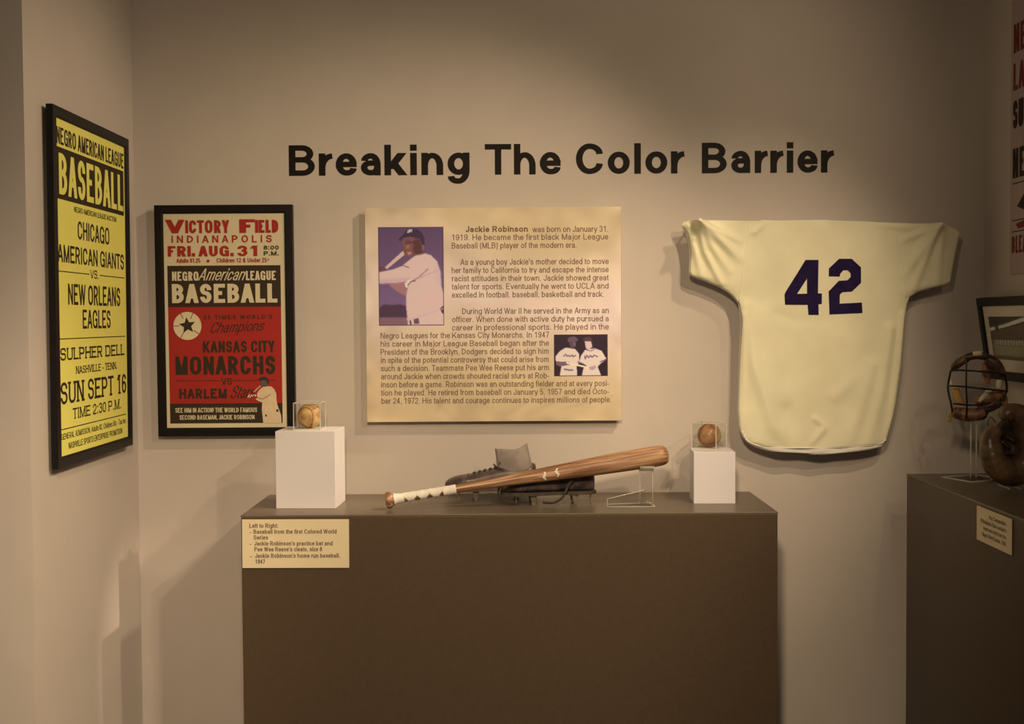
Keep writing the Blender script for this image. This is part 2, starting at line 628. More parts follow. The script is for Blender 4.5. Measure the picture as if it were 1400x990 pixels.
def blur(a, r):
    if r <= 0:
        return a
    for ax in (0, 1):
        p = np.pad(a, [(r, r) if i == ax else (0, 0) for i in range(3)], mode='edge')
        k = [math.exp(-.5 * (i / (r * .5)) ** 2) for i in range(-r, r + 1)]
        s = sum(k)
        out = np.zeros_like(a)
        for i, kk in enumerate(k):
            out += np.take(p, range(i, i + a.shape[ax]), axis=ax) * kk / s
        a = out
    return a


def paint(w, h, x0, y0, x1, y1, bg, shapes, br=1):
    """Rasterise coloured polygons given in drawing coordinates (y down)."""
    X, Y = np.meshgrid(np.linspace(x0, x1, w), np.linspace(y0, y1, h))
    img = np.empty((h, w, 3))
    t = ((Y - y0) / (y1 - y0))[..., None]
    img[:] = np.array(bg[0]) * (1 - t) + np.array(bg[1]) * t
    for sh in shapes:
        pts, c = sh[0], sh[1]
        if isinstance(pts, tuple) and pts[0] == 'E':
            _, cx, cy, rx, ry = pts
            ins = ((X - cx) / rx) ** 2 + ((Y - cy) / ry) ** 2 < 1
        elif isinstance(pts, tuple) and pts[0] == 'L':
            ins = np.zeros_like(X, bool)
            ps, lw = pts[1], pts[2]
            for (ax, ay), (bx, by) in zip(ps[:-1], ps[1:]):
                dx, dy = bx - ax, by - ay
                u = np.clip(((X - ax) * dx + (Y - ay) * dy) / (dx * dx + dy * dy + 1e-9), 0, 1)
                ins |= (X - ax - u * dx) ** 2 + (Y - ay - u * dy) ** 2 < (lw / 2) ** 2
        else:
            ins = np.zeros_like(X, bool)
            n = len(pts)
            for i in range(n):
                (ax, ay), (bx, by) = pts[i], pts[(i + 1) % n]
                if ay == by:
                    continue
                cr = ((Y >= min(ay, by)) & (Y < max(ay, by))) & (X < ax + (Y - ay) * (bx - ax) / (by - ay))
                ins ^= cr
        al = sh[2] if len(sh) > 2 else 1.0
        soft = sh[3] if len(sh) > 3 else 0
        mk = ins.astype(float)[..., None]
        if soft:
            mk = blur(mk, soft)
        img = img * (1 - mk * al) + np.array(c) * mk * al
    return blur(img, br)


# ------------------------------------------------------------------ room shell
paint_wall = mat('wall_paint', (0.595, 0.556, 0.555), 0.75, 0.15, noise=0.02, nscale=6, bump=0.05)
XL, XR, TOP = -1.19, 1.512, 3.5
PIL = -0.862
b = MB().box(-2.9, 0, 0, 3.0, .12, TOP)
struct(b.build('wall_back', paint_wall), 'beige gallery wall behind the title and the pedestals', 'wall')
b = MB().box(-2.9, PIL, 0, XL, 0, TOP)
struct(b.build('wall_left', paint_wall), 'short beige side wall that carries the yellow poster', 'wall')
b = MB().box(XR, -4.6, 0, XR + .12, 0, TOP)
struct(b.build('wall_right', paint_wall), 'dim side wall beside the catcher gear', 'wall')
carpet = mat('carpet', (0.10, 0.085, 0.07), 0.95, 0.05, noise=.2, nscale=300, bump=.4)
b = MB().box(-2.9, -9, -.05, 3.0, .12, 0)
struct(b.build('floor', carpet), 'dark gallery floor', 'floor')
b = MB().box(-2.9, -9, TOP, 3.0, .12, TOP + .06)
struct(b.build('ceiling', mat('ceiling_paint', (.5, .48, .45), .9, .1, noise=.02, nscale=8)), 'gallery ceiling', 'ceiling')

# ------------------------------------------------------------------ big pedestals
ped_m = mat('pedestal_laminate', V(78, 56, 35), 0.42, 0.4, noise=.05, nscale=90, bump=.02)
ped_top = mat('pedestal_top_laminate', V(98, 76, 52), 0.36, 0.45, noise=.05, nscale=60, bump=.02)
PZ = 0.945


def pedestal(label, x0, y0, x1, y1, z):
    t = thing('display_pedestal', label, 'pedestal', ((x0 + x1) / 2, (y0 + y1) / 2, 0))
    hx, hy = (x1 - x0) / 2, (y1 - y0) / 2
    MB().box(-hx, -hy, .08, hx, hy, z - .006).build('body', ped_m, t, bevel=.0015)
    MB().box(-hx - .001, -hy - .001, z - .006, hx + .001, hy + .001, z).build('top_panel', ped_top, t, bevel=.0012)
    MB().box(-hx + .04, -hy + .04, 0, hx - .04, hy - .02, .08).build('plinth', ped_m, t, bevel=.001)
    return t


pedestal('wide dark brown display pedestal holding the bat and the baseballs', -.772, -.414, .764, -.006, PZ)
RZ = 1.02
pedestal('dark brown display pedestal against the right wall under the catcher gear', 1.214, -1.55, 1.506, -.17, RZ)


# ------------------------------------------------------------------ title on the wall
black_vinyl = mat('black_vinyl', V(22, 15, 9), .55, .15, noise=.05, nscale=30)
t = thing('wall_lettering', 'large black title lettering reading Breaking The Color Barrier on the back wall', 'lettering', (0, 0, 1.9605))
for word, xa, xb in (('Breaking', 395, 642), ('The', 663, 766.5), ('Color', 787.5, 936), ('Barrier', 959.5, 1140.5)):
    a, c = at_y(xa, 220, 0).x, at_y(xb, 220, 0).x
    wd = words(word, 0, 0, .0965, c - a + .018, wv=.218, wh=.178, mode='fit', rcap=.5, split=True)
    mn = min(v[0] for g in wd for v in g[1])
    mxx = max(v[0] for g in wd for v in g[1])
    k = (c - a) / (mxx - mn)
    for ch, gv, gf in wd:
        m_ = MB()
        m_.flat([(a + (x - mn) * k, z, l) for x, z, l in gv], gf, -.0008)
        m_.build('letter', black_vinyl, t)


# ------------------------------------------------------------------ frames
frame_m = mat('black_frame_wood', V(18, 12, 9), .4, .22, noise=.15, nscale=40)


def ring_frame(w, h, bar, depth, name, mtl, parent, z0=0.0, lip=.005):
    """Mitred picture frame, back at y=0, front at y=-depth, lower left corner at (0, z0)."""
    m_ = MB()
    prof = [(0, 0), (0, -depth), (bar * .85, -depth), (bar, -depth + .004), (bar, -depth + .004 + lip + .004), (bar * .6, 0)]
    rings = []
    for ins, y in prof:
        rings.append([(ins, y, z0 + ins), (w - ins, y, z0 + ins), (w - ins, y, z0 + h - ins), (ins, y, z0 + h - ins)])
    vs = [p for r in rings for p in r]
    n = len(prof)
    fs = []
    for i in range(n):
        j = (i + 1) % n
        for k in range(4):
            l = (k + 1) % 4
            fs.append((i * 4 + k, i * 4 + l, j * 4 + l, j * 4 + k))
    m_.add(vs, fs)
    return m_.build(name, mtl, parent, bevel=.0008)


# ---- yellow poster on the left wall
YW, YH, YB = .615, .936, .029
ty = thing('framed_poster', 'yellow baseball poster in a black frame on the left wall', 'poster', (XL + .009, -.754, 1.122), rot=(math.radians(.2), 0, math.radians(90)))
ring_frame(YW, YH, YB, .018, 'frame', frame_m, ty)
yellow = mat('yellow_paper', V(236, 213, 80), .6, .2, noise=.02, nscale=10)
ink = mat('dark_poster_ink', V(48, 34, 14), .6, .2, noise=.05, nscale=60)
px0, pz0, pw, ph = YB - .003, YB - .003, YW - 2 * YB + .006, YH - 2 * YB + .006
sheet = MB().box(px0, -.012, pz0, px0 + pw, -.009, pz0 + ph).build('poster_sheet', yellow, ty)


def yl(m_, s, u0, u1, v0, v1, y=-.0126, wv=.16, rcap=.28, mi=0, **k):
    vs, fs = words(s, px0 + u0 * pw, pz0 + (1 - v1) * ph, (v1 - v0) * ph, (u1 - u0) * pw, wv=wv, rcap=rcap, **k)
    m_.flat(vs, fs, y, mi)


m_ = MB()
yl(m_, 'NEGRO AMERICAN LEAGUE', .015, .985, .027, .077, wv=.17)
m_.box(px0 + .025 * pw, -.0126, pz0 + (1 - .238) * ph, px0 + .975 * pw, -.0122, pz0 + (1 - .086) * ph)
yl(m_, 'NEGRO AMERICAN LEAGUE AUCTION', .23, .85, .2495, .266, wv=.15)
yl(m_, 'CHICAGO', .27, .74, .291, .347)
yl(m_, 'AMERICAN GIANTS', .01, .97, .371, .423, wv=.17)
yl(m_, 'VS.', .44, .57, .436, .463)
yl(m_, 'NEW ORLEANS', .13, .90, .485, .548)
yl(m_, 'EAGLES', .32, .74, .562, .621)
yl(m_, 'SULPHER DELL', .02, .96, .677, .714, wv=.22, wh=.15, serif=True)
yl(m_, 'NASHVILLE - TENN.', .22, .83, .735, .758, wv=.2, wh=.14, serif=True)
yl(m_, 'SUN SEPT 16', .015, .98, .779, .844, wv=.19, wh=.13, serif=True)
yl(m_, 'TIME 2:30 P.M.', .17, .89, .861, .894, wv=.19, wh=.14, serif=True)
yl(m_, 'GENERAL ADMISSION, Adults $2, Children 50c - Tax Inc.', .02, .97, .930, .948, wv=.14)
yl(m_, 'NASHVILLE SPORTS ENTERPRISE PROMOTION', .11, .90, .961, .980, wv=.15)
for u0, u1, v in ((.02, .43, .4505), (.58, .97, .4505), (.02, .965, .650), (.02, .965, .9175)):
    m_.box(px0 + u0 * pw, -.0126, pz0 + (1 - v) * ph - .0012, px0 + u1 * pw, -.0122, pz0 + (1 - v) * ph + .0012)
yl(m_, 'BASEBALL', .03, .97, .103, .224, y=-.0132, wv=.2, wh=.15, mi=1, rcap=.22)
m_.build('lettering', [ink, yellow], sheet)

# ---- red poster on the back wall
S = 428.6
RX0, RZ0 = -1.1155, 1.137


def rp(px, py):
    """poster drawing coordinates (photo pixels on its plane) -> local metres"""
    return ((px - 217.5) / S, (595 - py) / S)


tr = thing('framed_poster', 'red and cream baseball poster in a black frame on the back wall', 'poster', (RX0, -.010, RZ0), rot=(math.radians(.5), 0, 0))
ring_frame(.4345, .730, .027, .024, 'frame', frame_m, tr)
cream_p = mat('cream_paper', V(196, 164, 116), .6, .2, noise=.03, nscale=8)
red_ink = mat('red_poster_ink', V(150, 34, 24), .6, .2, noise=.04, nscale=12)
dk_ink = mat('brown_black_poster_ink', V(50, 34, 20), .6, .2, noise=.05, nscale=20)
x0, z0 = rp(227, 585.5)
x1, z1 = rp(393.5, 291)
rs = MB().box(x0, -.018, z0, x1, -.015, z1).build('poster_sheet', cream_p, tr)
m_ = MB()


def rrect(xa, ya, xb, yb, y, mi):
    (a, c), (d, e) = rp(xa, yb), rp(xb, ya)
    m_.box(a, y, c, d, y + .0003, e, mi)


def rl(s, xa, xb, ya, yb, y=-.0192, mi=0, **k):
    (a, c) = rp(xa, yb)
    vs, fs = words(s, a, c, (yb - ya) / S, (xb - xa) / S, **k)
    m_.flat(vs, fs, y, mi)


# materials: 0 dark, 1 red, 2 cream
rrect(233.5, 363.6, 386.3, 419.6, -.0186, 0)
rrect(233.5, 419.6, 386.3, 550.5, -.0186, 1)
rrect(233.5, 550.5, 386.3, 577.5, -.0186, 0)
rl('V', 231, 258.5, 301.6, 319.9, mi=1, wv=.4, wh=.22, rcap=.3)
rl('ICTORY', 258.5, 318.5, 302.5, 319.9, mi=1, wv=.22, rcap=.25)
rl('F', 329.5, 355, 301.6, 319.9, mi=1, wv=.5, wh=.22, rcap=.3)
rl('IELD', 353, 385, 302.5, 319.9, mi=1, wv=.24, rcap=.25)
rl('INDIANAPOLIS', 239, 376, 322.9, 332.8, mi=1, wv=.2, mode='track')
rl('FRI.', 233.5, 272, 337, 351.2, mi=1, wv=.32, wh=.22, rcap=.3)
rl('AUG.', 275.5, 324, 337, 351.2, mi=1, wv=.32, wh=.2, rcap=.3)
rl('31', 327, 360, 337, 351.2, mi=1, wv=.36, wh=.2, rcap=.4)
rl('8:00', 363.5, 385, 337.2, 342.6, mi=0, wv=.26, wh=.2)
rl('P.M.', 363.5, 385, 344.7, 350.5, mi=0, wv=.26, wh=.2)
rl('Adults $1.25', 246, 278.5, 353.6, 359.6, mi=1, wv=.18)
rl('•', 284, 293.5, 353.6, 360.6, mi=1)
rl('Children 12 & Under 25', 300, 368.5, 353.6, 359.6, mi=1, wv=.18)
rl('c', 368.5, 372, 354, 357, mi=1, wv=.2)
rl('NEGRO', 239, 276, 371.5, 383.9, mi=2, wv=.2, rcap=.25)
rl('LEAGUE', 339, 380.5, 371.2, 383.7, mi=2, wv=.2, rcap=.25)
rl('American', 274, 336, 367.5, 383.7, mi=2, wv=.1, slant=.42, mode='fit', rcap=.6)
rl('BASEBALL', 237.5, 383, 388.3, 414, mi=2, wv=.24, wh=.2, rcap=.22)
cx, cz = rp(259.2, 445)
m_.flat([(cx + 19 / S * math.cos(a * .1571), cz + 19 / S * math.sin(a * .1571)) for a in range(40)], [tuple(range(40))], -.0190, 2)
st = []
for k in range(10):
    r = (11.5 if k % 2 == 0 else 5.2) / S
    a = math.radians(97 + 36 * k)
    st.append((cx + r * math.cos(a), cz + .5 / S + r * math.sin(a)))
m_.poly(st, -.0194, 0)
for an, l0 in ((118, .6), (65, .55), (325, .55), (240, .55), (180, .58)):     # seam lines of the ball emblem
    a = math.radians(an)
    d = Vector((math.cos(a), math.sin(a)))
    n2 = Vector((-d.y, d.x)) * .5 / S
    p, q = Vector((cx, cz)) + d * 19 * l0 / S, Vector((cx, cz)) + d * 19 / S
    m_.flat([tuple(p - n2), tuple(p + n2), tuple(q + n2), tuple(q - n2)], [(0, 1, 2, 3)], -.0194, 1)
rl("25 TIMES WORLD'S", 281, 375, 430.6, 436.2, mi=0, wv=.2, mode='track')
rl('Champions', 288, 361, 440.5, 455, mi=0, wv=.1, slant=.42, rise=.04)
rl('KANSAS CITY', 279.5, 377.5, 465.7, 481.2, mi=0, wv=.2, rcap=.25)
rl('MONARCHS', 240.5, 378.5, 486.2, 511.3, mi=0, wv=.21, rcap=.25)
rl('VS', 303.5, 319, 516, 525.2, mi=0, wv=.17)
rrect(242, 519.1, 303, 520, -.0190, 0)
rrect(320, 519.1, 378, 520, -.0190, 0)
rl('HARLEM', 245.5, 312, 530.3, 543.7, mi=0, wv=.23, rcap=.25)
rl('Stars', 314, 347, 526.5, 543.7, mi=0, wv=.1, slant=.42)
rl('SEE HIM IN ACTION! THE WORLD FAMOUS', 240.5, 352, 556.3, 562.7, mi=2, wv=.16)
rl('SECOND BASEMAN, JACKIE ROBINSON', 246, 348.5, 566.2, 572.4, mi=2, wv=.16)
m_.build('lettering', [dk_ink, red_ink, cream_p], rs)
# the batter printed in the lower right corner
pm = MB()


def rc(pts):
    return [rp(320 + x / 9.9, 490 + y / 9.9) for x, y in pts]


pm.poly(rc([(400, 378), (440, 372), (510, 374), (550, 410), (575, 470), (580, 560), (588, 620), (612, 690), (638, 770), (640, 868), (395, 868), (388, 780), (378, 690), (386, 590), (340, 572), (305, 552), (300, 538), (330, 525), (315, 500), (320, 462), (350, 420)]), -.0196, 0)
pm.poly(rc([(268, 440), (360, 358), (374, 372), (284, 452)]), -.0197, 1)
pm.poly(rc([(372, 300), (392, 280), (448, 282), (470, 320), (462, 372), (420, 380), (388, 378), (374, 350)]), -.0198, 2)
pm.poly(rc([(345, 290), (352, 262), (385, 245), (440, 245), (474, 270), (478, 330), (462, 345), (448, 290), (390, 286)]), -.0200, 3)
pm.poly(rc([(318, 528), (400, 534), (450, 505), (500, 470), (505, 478), (455, 520), (400, 545), (330, 540)]), -.0199, 4)
for q in ([(566, 690), (600, 680), (604, 712), (582, 718)], [(424, 752), (446, 752), (446, 780), (424, 780)]):
    pm.poly(rc(q), -.0199, 3)
for q in ([(188, 520), (210, 480), (222, 480), (205, 522)], [(214, 524), (240, 482), (250, 484), (228, 526)], [(246, 510), (270, 478), (280, 484), (258, 512)], [(282, 488), (300, 480), (306, 510), (292, 506)]):
    pm.poly(rc(q), -.0199, 5)
pm.build('player_picture', [mat('printed_uniform', V(200, 160, 112), .6, .2, noise=.06, nscale=60), mat('printed_bat', V(190, 120, 90), .6, noise=.02),
                            mat('printed_face', V(84, 66, 54), .6, noise=.2, nscale=200), mat('printed_cap', V(44, 32, 26), .6, noise=.02),
                            mat('printed_crease', V(150, 112, 74), .6, noise=.02), mat('printed_hands', V(205, 180, 150), .6, noise=.02)], rs)

# ------------------------------------------------------------------ information panel
BX0, BZ0, BW, BH = -.4535, 1.1782, .8067, .6752
tp = thing('information_panel', 'tan parchment text panel with two player photographs in the middle of the back wall', 'sign', (BX0, -.018, BZ0))


def bp(px, py):
    return ((px - 500.7 + (-.0065) * (py - 430)) / S, (575.4 - py - .0065 * (px - 670)) / S)


h_, w_ = 170, 200
vv, uu = np.mgrid[0:h_, 0:w_]
vv, uu = vv / (h_ - 1), uu / (w_ - 1)
gold, pink, low = np.array((202, 166, 116)), np.array((218, 181, 150)), np.array((197, 160, 110))
tt = np.clip((vv + .12 * np.sin(uu * 5 + 1) - .05) / .35, 0, 1)[..., None]
img = gold * (1 - tt) + pink * tt
t2 = np.clip((vv - .5 + .08 * np.sin(uu * 4)) / .35, 0, 1)[..., None]
img = img * (1 - t2) + low * t2
nz = blur(rng.normal(0, 1, (h_, w_, 1)), 9)
nz = nz / nz.std()
img = img * (1 + .02 * nz)
for (fx, fy, ang, ln, wd) in ((.32, .97, 2.2, .2, .012), (.38, .98, 1.9, .25, .015), (.27, .96, 1.2, .12, .01), (.55, .97, .7, .28, .012), (.62, .98, .55, .3, .014), (.75, .95, .3, .25, .008), (.85, .45, -.9, .3, .02), (.5, .33, 2.5, .3, .05), (.8, .2, .3, .4, .06)):
    dx, dy = math.cos(ang), -math.sin(ang)
    s_ = (uu - fx) * dx + (vv - fy) * dy
    p_ = -(uu - fx) * dy + (vv - fy) * dx
    img = img * (1 - .045 * (np.exp(-(p_ / wd) ** 2) * np.exp(-((s_ - ln / 2) / (ln / 2)) ** 4))[..., None])
board_m = mat('panel_board', V(205, 168, 112), .5, .2, noise=.02)
bo = MB().box(0, -.0165, 0, BW, 0, BH).build('board', board_m, tp, bevel=.0008)
fm = print_mat('parchment_print', .5)
face = inkgrid('printed_face', .0008, .0008, BW - .0008, BH - .0008, -.0168, img, fm, tp)
body_ink = mat('brown_text_ink', V(106, 76, 56), .6, .2, noise=.05)
m_ = MB()


def bl(s, xa, xb, y, bold=False, mode='justify'):
    a, c = bp(xa, y)
    vs, fs = words(s, a, c, 8.0 / S, (xb - xa) / S if xb else None, wv=.2 if bold else .125, wh=.17 if bold else .11, mode=mode)
    m_.flat(vs, fs, -.0172)


bl('Jackie Robinson', 635.5, 720.5, 319.2, True, 'fit')
Y0 = 319.2
rows = [('was born on January 31,', 726, 829, 0), ('1919. He became the first black Major League', 616.5, 829, 1), ('Baseball (MLB) player of the modern era.', 616.5, 786.5, 2),
        ("As a young boy Jackie's mother decided to move", 628.5, 829.5, 4), ('her family to California to try and escape the intense', 616.5, 829.5, 5), ('racist attitudes in their town. Jackie showed great', 617, 829.5, 6),
        ('talent for sports. Eventually he went to UCLA and', 617, 829.5, 7), ('excelled in football, baseball, basketball and track.', 617, 823.5, 8), ('During World War II he served in the Army as an', 630.5, 830, 10),
        ('officer. When done with active duty he pursued a', 617, 830, 11), ('career in professional sports. He played in the', 617, 830, 12), ('Negro Leagues for the Kansas City Monarchs. In 1947', 520, 749, 13),
        ('his career in Major League Baseball began after the', 520, 749, 14), ('President of the Brooklyn, Dodgers decided to sign him', 520, 749, 15), ('in spite of the potential controversy that could arise from', 520.3, 749, 16),
        ('such a decision. Teammate Pee Wee Reese put his arm', 520.3, 749.3, 17), ('around Jackie when crowds shouted racial slurs at Rob-', 520.6, 749.3, 18),
        ('inson before a game. Robinson was an outstanding fielder and at every posi-', 520.6, 830.5, 19), ('tion he played. He retired from baseball on January 5, 1957 and died Octo-', 520.8, 830.5, 20),
        ('ber 24, 1972. His talent and courage continues to inspires millions of people.', 521, 834, 21)]
for s, a, c, r in rows:
    bl(s, a, c, Y0 + r * 11.06)
m_.build('lettering', body_ink, face)

# portrait of a batter
cU = (212, 172, 160)
shp = [
    ([(55, 800), (100, 770), (180, 775), (240, 768), (310, 790), (310, 890), (55, 890)], (72, 46, 62), 1, 3), ([(55, 888), (320, 888), (320, 960), (55, 960)], (128, 86, 92), 1, 3),
    ([(108, 440), (272, 292), (292, 322), (128, 456)], (204, 164, 140)), ([(55, 432), (80, 428), (112, 438), (130, 462), (60, 478)], (104, 62, 64), 1, 2),
    ([(140, 590), (220, 578), (320, 560), (305, 695), (262, 682), (210, 650)], (158, 104, 100), 1, 2),
    ([(58, 482), (180, 458), (260, 428), (330, 372), (390, 328), (470, 316), (522, 334), (575, 392), (600, 480), (606, 600), (632, 700), (632, 960), (310, 960), (296, 800), (298, 690), (312, 620), (338, 560), (200, 578), (58, 582)], cU, 1, 2),
    ([(400, 700), (600, 640), (632, 720), (632, 800), (480, 850)], (214, 168, 158), .6, 8), ([(58, 545), (200, 540), (330, 530), (330, 562), (200, 580), (58, 584)], (196, 148, 142), .7, 5),
    ([(540, 380), (600, 480), (606, 620), (570, 600), (550, 480)], (206, 162, 152), .7, 6),
    (('L', [(340, 568), (410, 530), (490, 455)], 10), (140, 96, 94), .8, 2), (('L', [(410, 540), (500, 500), (575, 470)], 6), (180, 134, 128), .8, 2), (('L', [(262, 420), (320, 440)], 9), (120, 80, 84), .9, 1),
    ([(285, 585), (312, 556), (352, 552), (330, 580), (306, 625), (292, 615)], (236, 208, 200), 1, 1), (('L', [(310, 600), (340, 566), (380, 560)], 8), (70, 46, 56), .9, 1),
    ([(272, 195), (300, 168), (430, 178), (448, 250), (440, 318), (385, 330), (345, 345), (310, 348), (284, 325), (278, 285), (270, 262)], (122, 70, 64), 1, 2),
    ([(370, 190), (430, 185), (452, 260), (440, 320), (380, 326), (360, 290)], (78, 42, 44), .9, 5), ([(285, 200), (330, 190), (345, 210), (300, 225)], (96, 54, 52), .8, 3),
    ([(300, 242), (326, 236), (332, 268), (302, 272)], (164, 104, 94), .8, 3), (('L', [(300, 232), (348, 216), (372, 222)], 9), (58, 32, 38), .8, 2), ([(308, 300), (346, 300), (348, 322), (318, 330)], (176, 122, 114), .9, 2),
    ([(440, 236), (464, 240), (456, 282), (440, 292)], (136, 82, 74), 1, 1),
    ([(232, 192), (262, 160), (282, 140), (300, 112), (345, 92), (400, 100), (440, 130), (462, 180), (462, 246), (444, 236), (424, 186), (340, 164), (280, 176), (250, 204)], (54, 36, 58), 1, 1),
    (('L', [(315, 128), (322, 108), (336, 106), (328, 126), (318, 128)], 7), (214, 190, 196)), (('L', [(336, 126), (342, 106), (354, 104), (350, 122)], 6), (214, 190, 196)),
    ([(592, 808), (632, 778), (632, 866), (612, 850)], (84, 54, 66)), ([(296, 898), (420, 870), (632, 800), (632, 812), (430, 885), (300, 915)], (206, 160, 152), .8, 2),
    ([(362, 904), (404, 892), (412, 944), (364, 946)], (104, 74, 84)), ([(322, 916), (338, 912), (344, 956), (328, 956)], (104, 74, 84)),
    (('L', [(55, 80), (630, 80), (630, 960), (55, 960), (55, 80)], 12), (70, 46, 52)),
]
img = paint(150, 226, 55, 80, 630, 960, ((88, 60, 84), (124, 90, 116)), shp, 1)
xa, zb = bp(518.5, 445.5)
xb, za = bp(605.8, 312)
inkgrid('player_photograph', xa, zb, xb, za, -.0173, img, print_mat('photo_print', .5), face)
cW = (214, 182, 176)
shp = [
    ([(690, 278), (768, 290), (800, 330), (802, 400), (780, 440), (786, 520), (638, 520), (652, 440), (606, 388), (606, 350), (640, 308)], cW, 1, 1),
    ([(606, 392), (640, 396), (720, 400), (724, 424), (640, 438), (612, 425)], (112, 80, 86), 1, 1), ([(716, 222), (772, 222), (774, 268), (750, 292), (728, 276)], (86, 58, 64), 1, 1), ([(752, 230), (776, 236), (770, 268), (752, 262)], (120, 88, 92), .8, 2),
    ([(702, 216), (718, 192), (758, 184), (784, 196), (796, 216), (770, 226), (712, 232)], (96, 72, 78)), (('L', [(672, 350), (690, 335), (700, 352), (715, 345), (725, 355), (745, 340), (750, 356), (772, 344)], 9), (96, 66, 74), .9, 1),
    (('L', [(680, 462), (700, 466), (745, 470)], 14), (110, 84, 92), .9, 1),
    ([(850, 300), (930, 284), (990, 308), (1032, 380), (984, 412), (956, 440), (986, 520), (822, 520), (838, 452), (866, 432), (800, 402), (816, 350)], cW, 1, 1),
    ([(984, 414), (1032, 384), (1038, 420), (990, 470), (960, 440)], (40, 24, 32), 1, 1), ([(846, 216), (900, 214), (912, 270), (884, 304), (858, 284)], (206, 168, 158), 1, 1),
    ([(832, 210), (850, 194), (880, 188), (908, 200), (914, 250), (896, 226), (846, 228)], (76, 52, 54), 1, 1), (('L', [(848, 350), (852, 376), (866, 345), (880, 366), (896, 346), (910, 362), (930, 344), (955, 358)], 9), (96, 66, 74), .9, 1),
    (('L', [(866, 300), (900, 308), (934, 290)], 6), (90, 60, 66), .9), (('L', [(790, 398), (842, 420)], 10), (110, 80, 86), .9), (('L', [(976, 402), (1026, 380)], 8), (70, 46, 54), .9),
    (('L', [(700, 408), (800, 430), (915, 458)], 14), (236, 206, 196)), ([(880, 446), (935, 430), (945, 450), (915, 472), (890, 466)], (176, 134, 130), 1, 1),
    (('L', [(592, 168), (1040, 168), (1040, 520), (592, 520), (592, 168)], 9), (50, 32, 38)),
]
img = paint(126, 100, 592, 168, 1040, 520, ((46, 28, 36), (44, 26, 34)), shp, 1)
xa, zb = bp(755.6, 514)
xb, za = bp(828, 457.1)
inkgrid('two_players_photograph', xa, zb, xb, za, -.0173, img, print_mat('photo_print', .5), face)


# ------------------------------------------------------------------ jersey
JY = -.075
LS = [(301, 933), (304, 931), (311, 935), (318, 939), (332, 942), (350, 944), (372, 943), (376, 945), (379, 951), (384, 966), (392, 985), (398, 995), (405, 1003), (415, 1010), (440, 1013), (480, 1011), (520, 1010), (560, 1009), (585, 1011), (597, 1016), (604, 1023), (609, 1036), (612, 1050)]
RS = [(301, 1311), (304, 1312), (350, 1305), (385, 1299), (389, 1293), (394, 1272), (399, 1254), (406, 1243), (416, 1239), (440, 1236), (500, 1231), (550, 1224), (590, 1213), (602, 1210), (606, 1206), (609, 1185), (612, 1130)]
TOPW = [(931, 4), (940, 1), (947, 0), (1000, 1), (1035, 1.5), (1042, 0), (1060, 1), (1100, .5), (1125, 0), (1140, 1), (1180, 2), (1195, 3), (1250, 5), (1278, 5), (1290, 6), (1312, 15)]
RIDGES = [   # (path, width, height) of the folds in the cloth
    ([(952, 303), (985, 318), (1010, 330)], 5, .010), ([(952, 303), (985, 330), (1008, 352)], 7, .016), ([(952, 303), (970, 335), (995, 370)], 6, .012), ([(950, 305), (962, 345), (985, 388)], 4, .012), ([(940, 310), (950, 345), (958, 378)], 4, .008),
    ([(1278, 308), (1250, 322), (1232, 330)], 5, .009), ([(1278, 308), (1255, 345), (1236, 375)], 7, .013), ([(1280, 308), (1262, 355), (1246, 398)], 6, .011), ([(1288, 310), (1282, 350), (1280, 392)], 6, .007), ([(1276, 306), (1240, 312), (1195, 308)], 4, .004),
    ([(1016, 420), (1030, 500), (1055, 580), (1075, 606)], 10, .009), ([(1040, 430), (1060, 520), (1085, 590)], 14, .004), ([(1014, 430), (1015, 500), (1014, 580)], 4, .004),
    ([(1190, 500), (1170, 570), (1155, 606)], 10, .006), ([(1215, 450), (1203, 530), (1185, 604)], 8, .008), ([(1233, 430), (1226, 500), (1216, 570), (1208, 600)], 4, .007),
    ([(1112, 572), (1128, 584)], 4, .004), ([(1122, 588), (1103, 610)], 5, .004), ([(1140, 540), (1170, 515)], 10, .004), ([(1030, 318), (1045, 305)], 4, .004), ([(1062, 430), (1090, 440), (1130, 436)], 8, -.002), ([(1075, 560), (1085, 590)], 10, -.004),
]


def interp(tab, q):
    return np.interp(q, [t_[0] for t_ in tab], [t_[1] for t_ in tab])


def jdepth(X, Y, xl, xr):
    """how far the cloth stands out towards the viewer, metres, at photo-plane position X, Y"""
    e = np.minimum(X - xl, xr - X)
    d = .010 * (1 - np.exp(-np.maximum(e, 0) / 10.0)) + .012 * np.clip((Y - 330) / 280, 0, 1)
    for pts, wd, am in RIDGES:
        best = np.full(np.shape(X), 1e9)
        uu_ = np.zeros(np.shape(X))
        tot_ = len(pts) - 1
        for i, ((ax, ay), (bx, by)) in enumerate(zip(pts[:-1], pts[1:])):
            dx, dy = bx - ax, by - ay
            u = np.clip(((X - ax) * dx + (Y - ay) * dy) / (dx * dx + dy * dy), 0, 1)
            dd = np.hypot(X - ax - u * dx, Y - ay - u * dy)
            uu_ = np.where(dd < best, (i + u) / tot_, uu_)
            best = np.minimum(best, dd)
        d = d + am * 1.7 * np.exp(-(best / wd) ** 2) * (1 - .75 * uu_ ** 2)
    d = d + .0012 * np.sin(X / 23.0 + Y / 31.0) + .0008 * np.sin(X / 11.0 - Y / 17.0)
    return d


tj = thing('baseball_jersey', 'cream baseball jersey numbered 42 hung flat by its sleeves on the back wall', 'jersey', (.966, 0, 1.09))
wool = mat('cream_flannel', V(238, 196, 136), .9, .1, noise=.05, nscale=9, bump=.15)
wool2 = mat('pale_flannel_hem', V(232, 208, 172), .9, .1, noise=.03, nscale=14, bump=.1)
BASEJ = Vector((.966, 0, 1.09))


def jpoint(px, py, d):
    p = at_y(px, py, JY)
    return Vector((p.x, JY - d, p.z)) - BASEJ


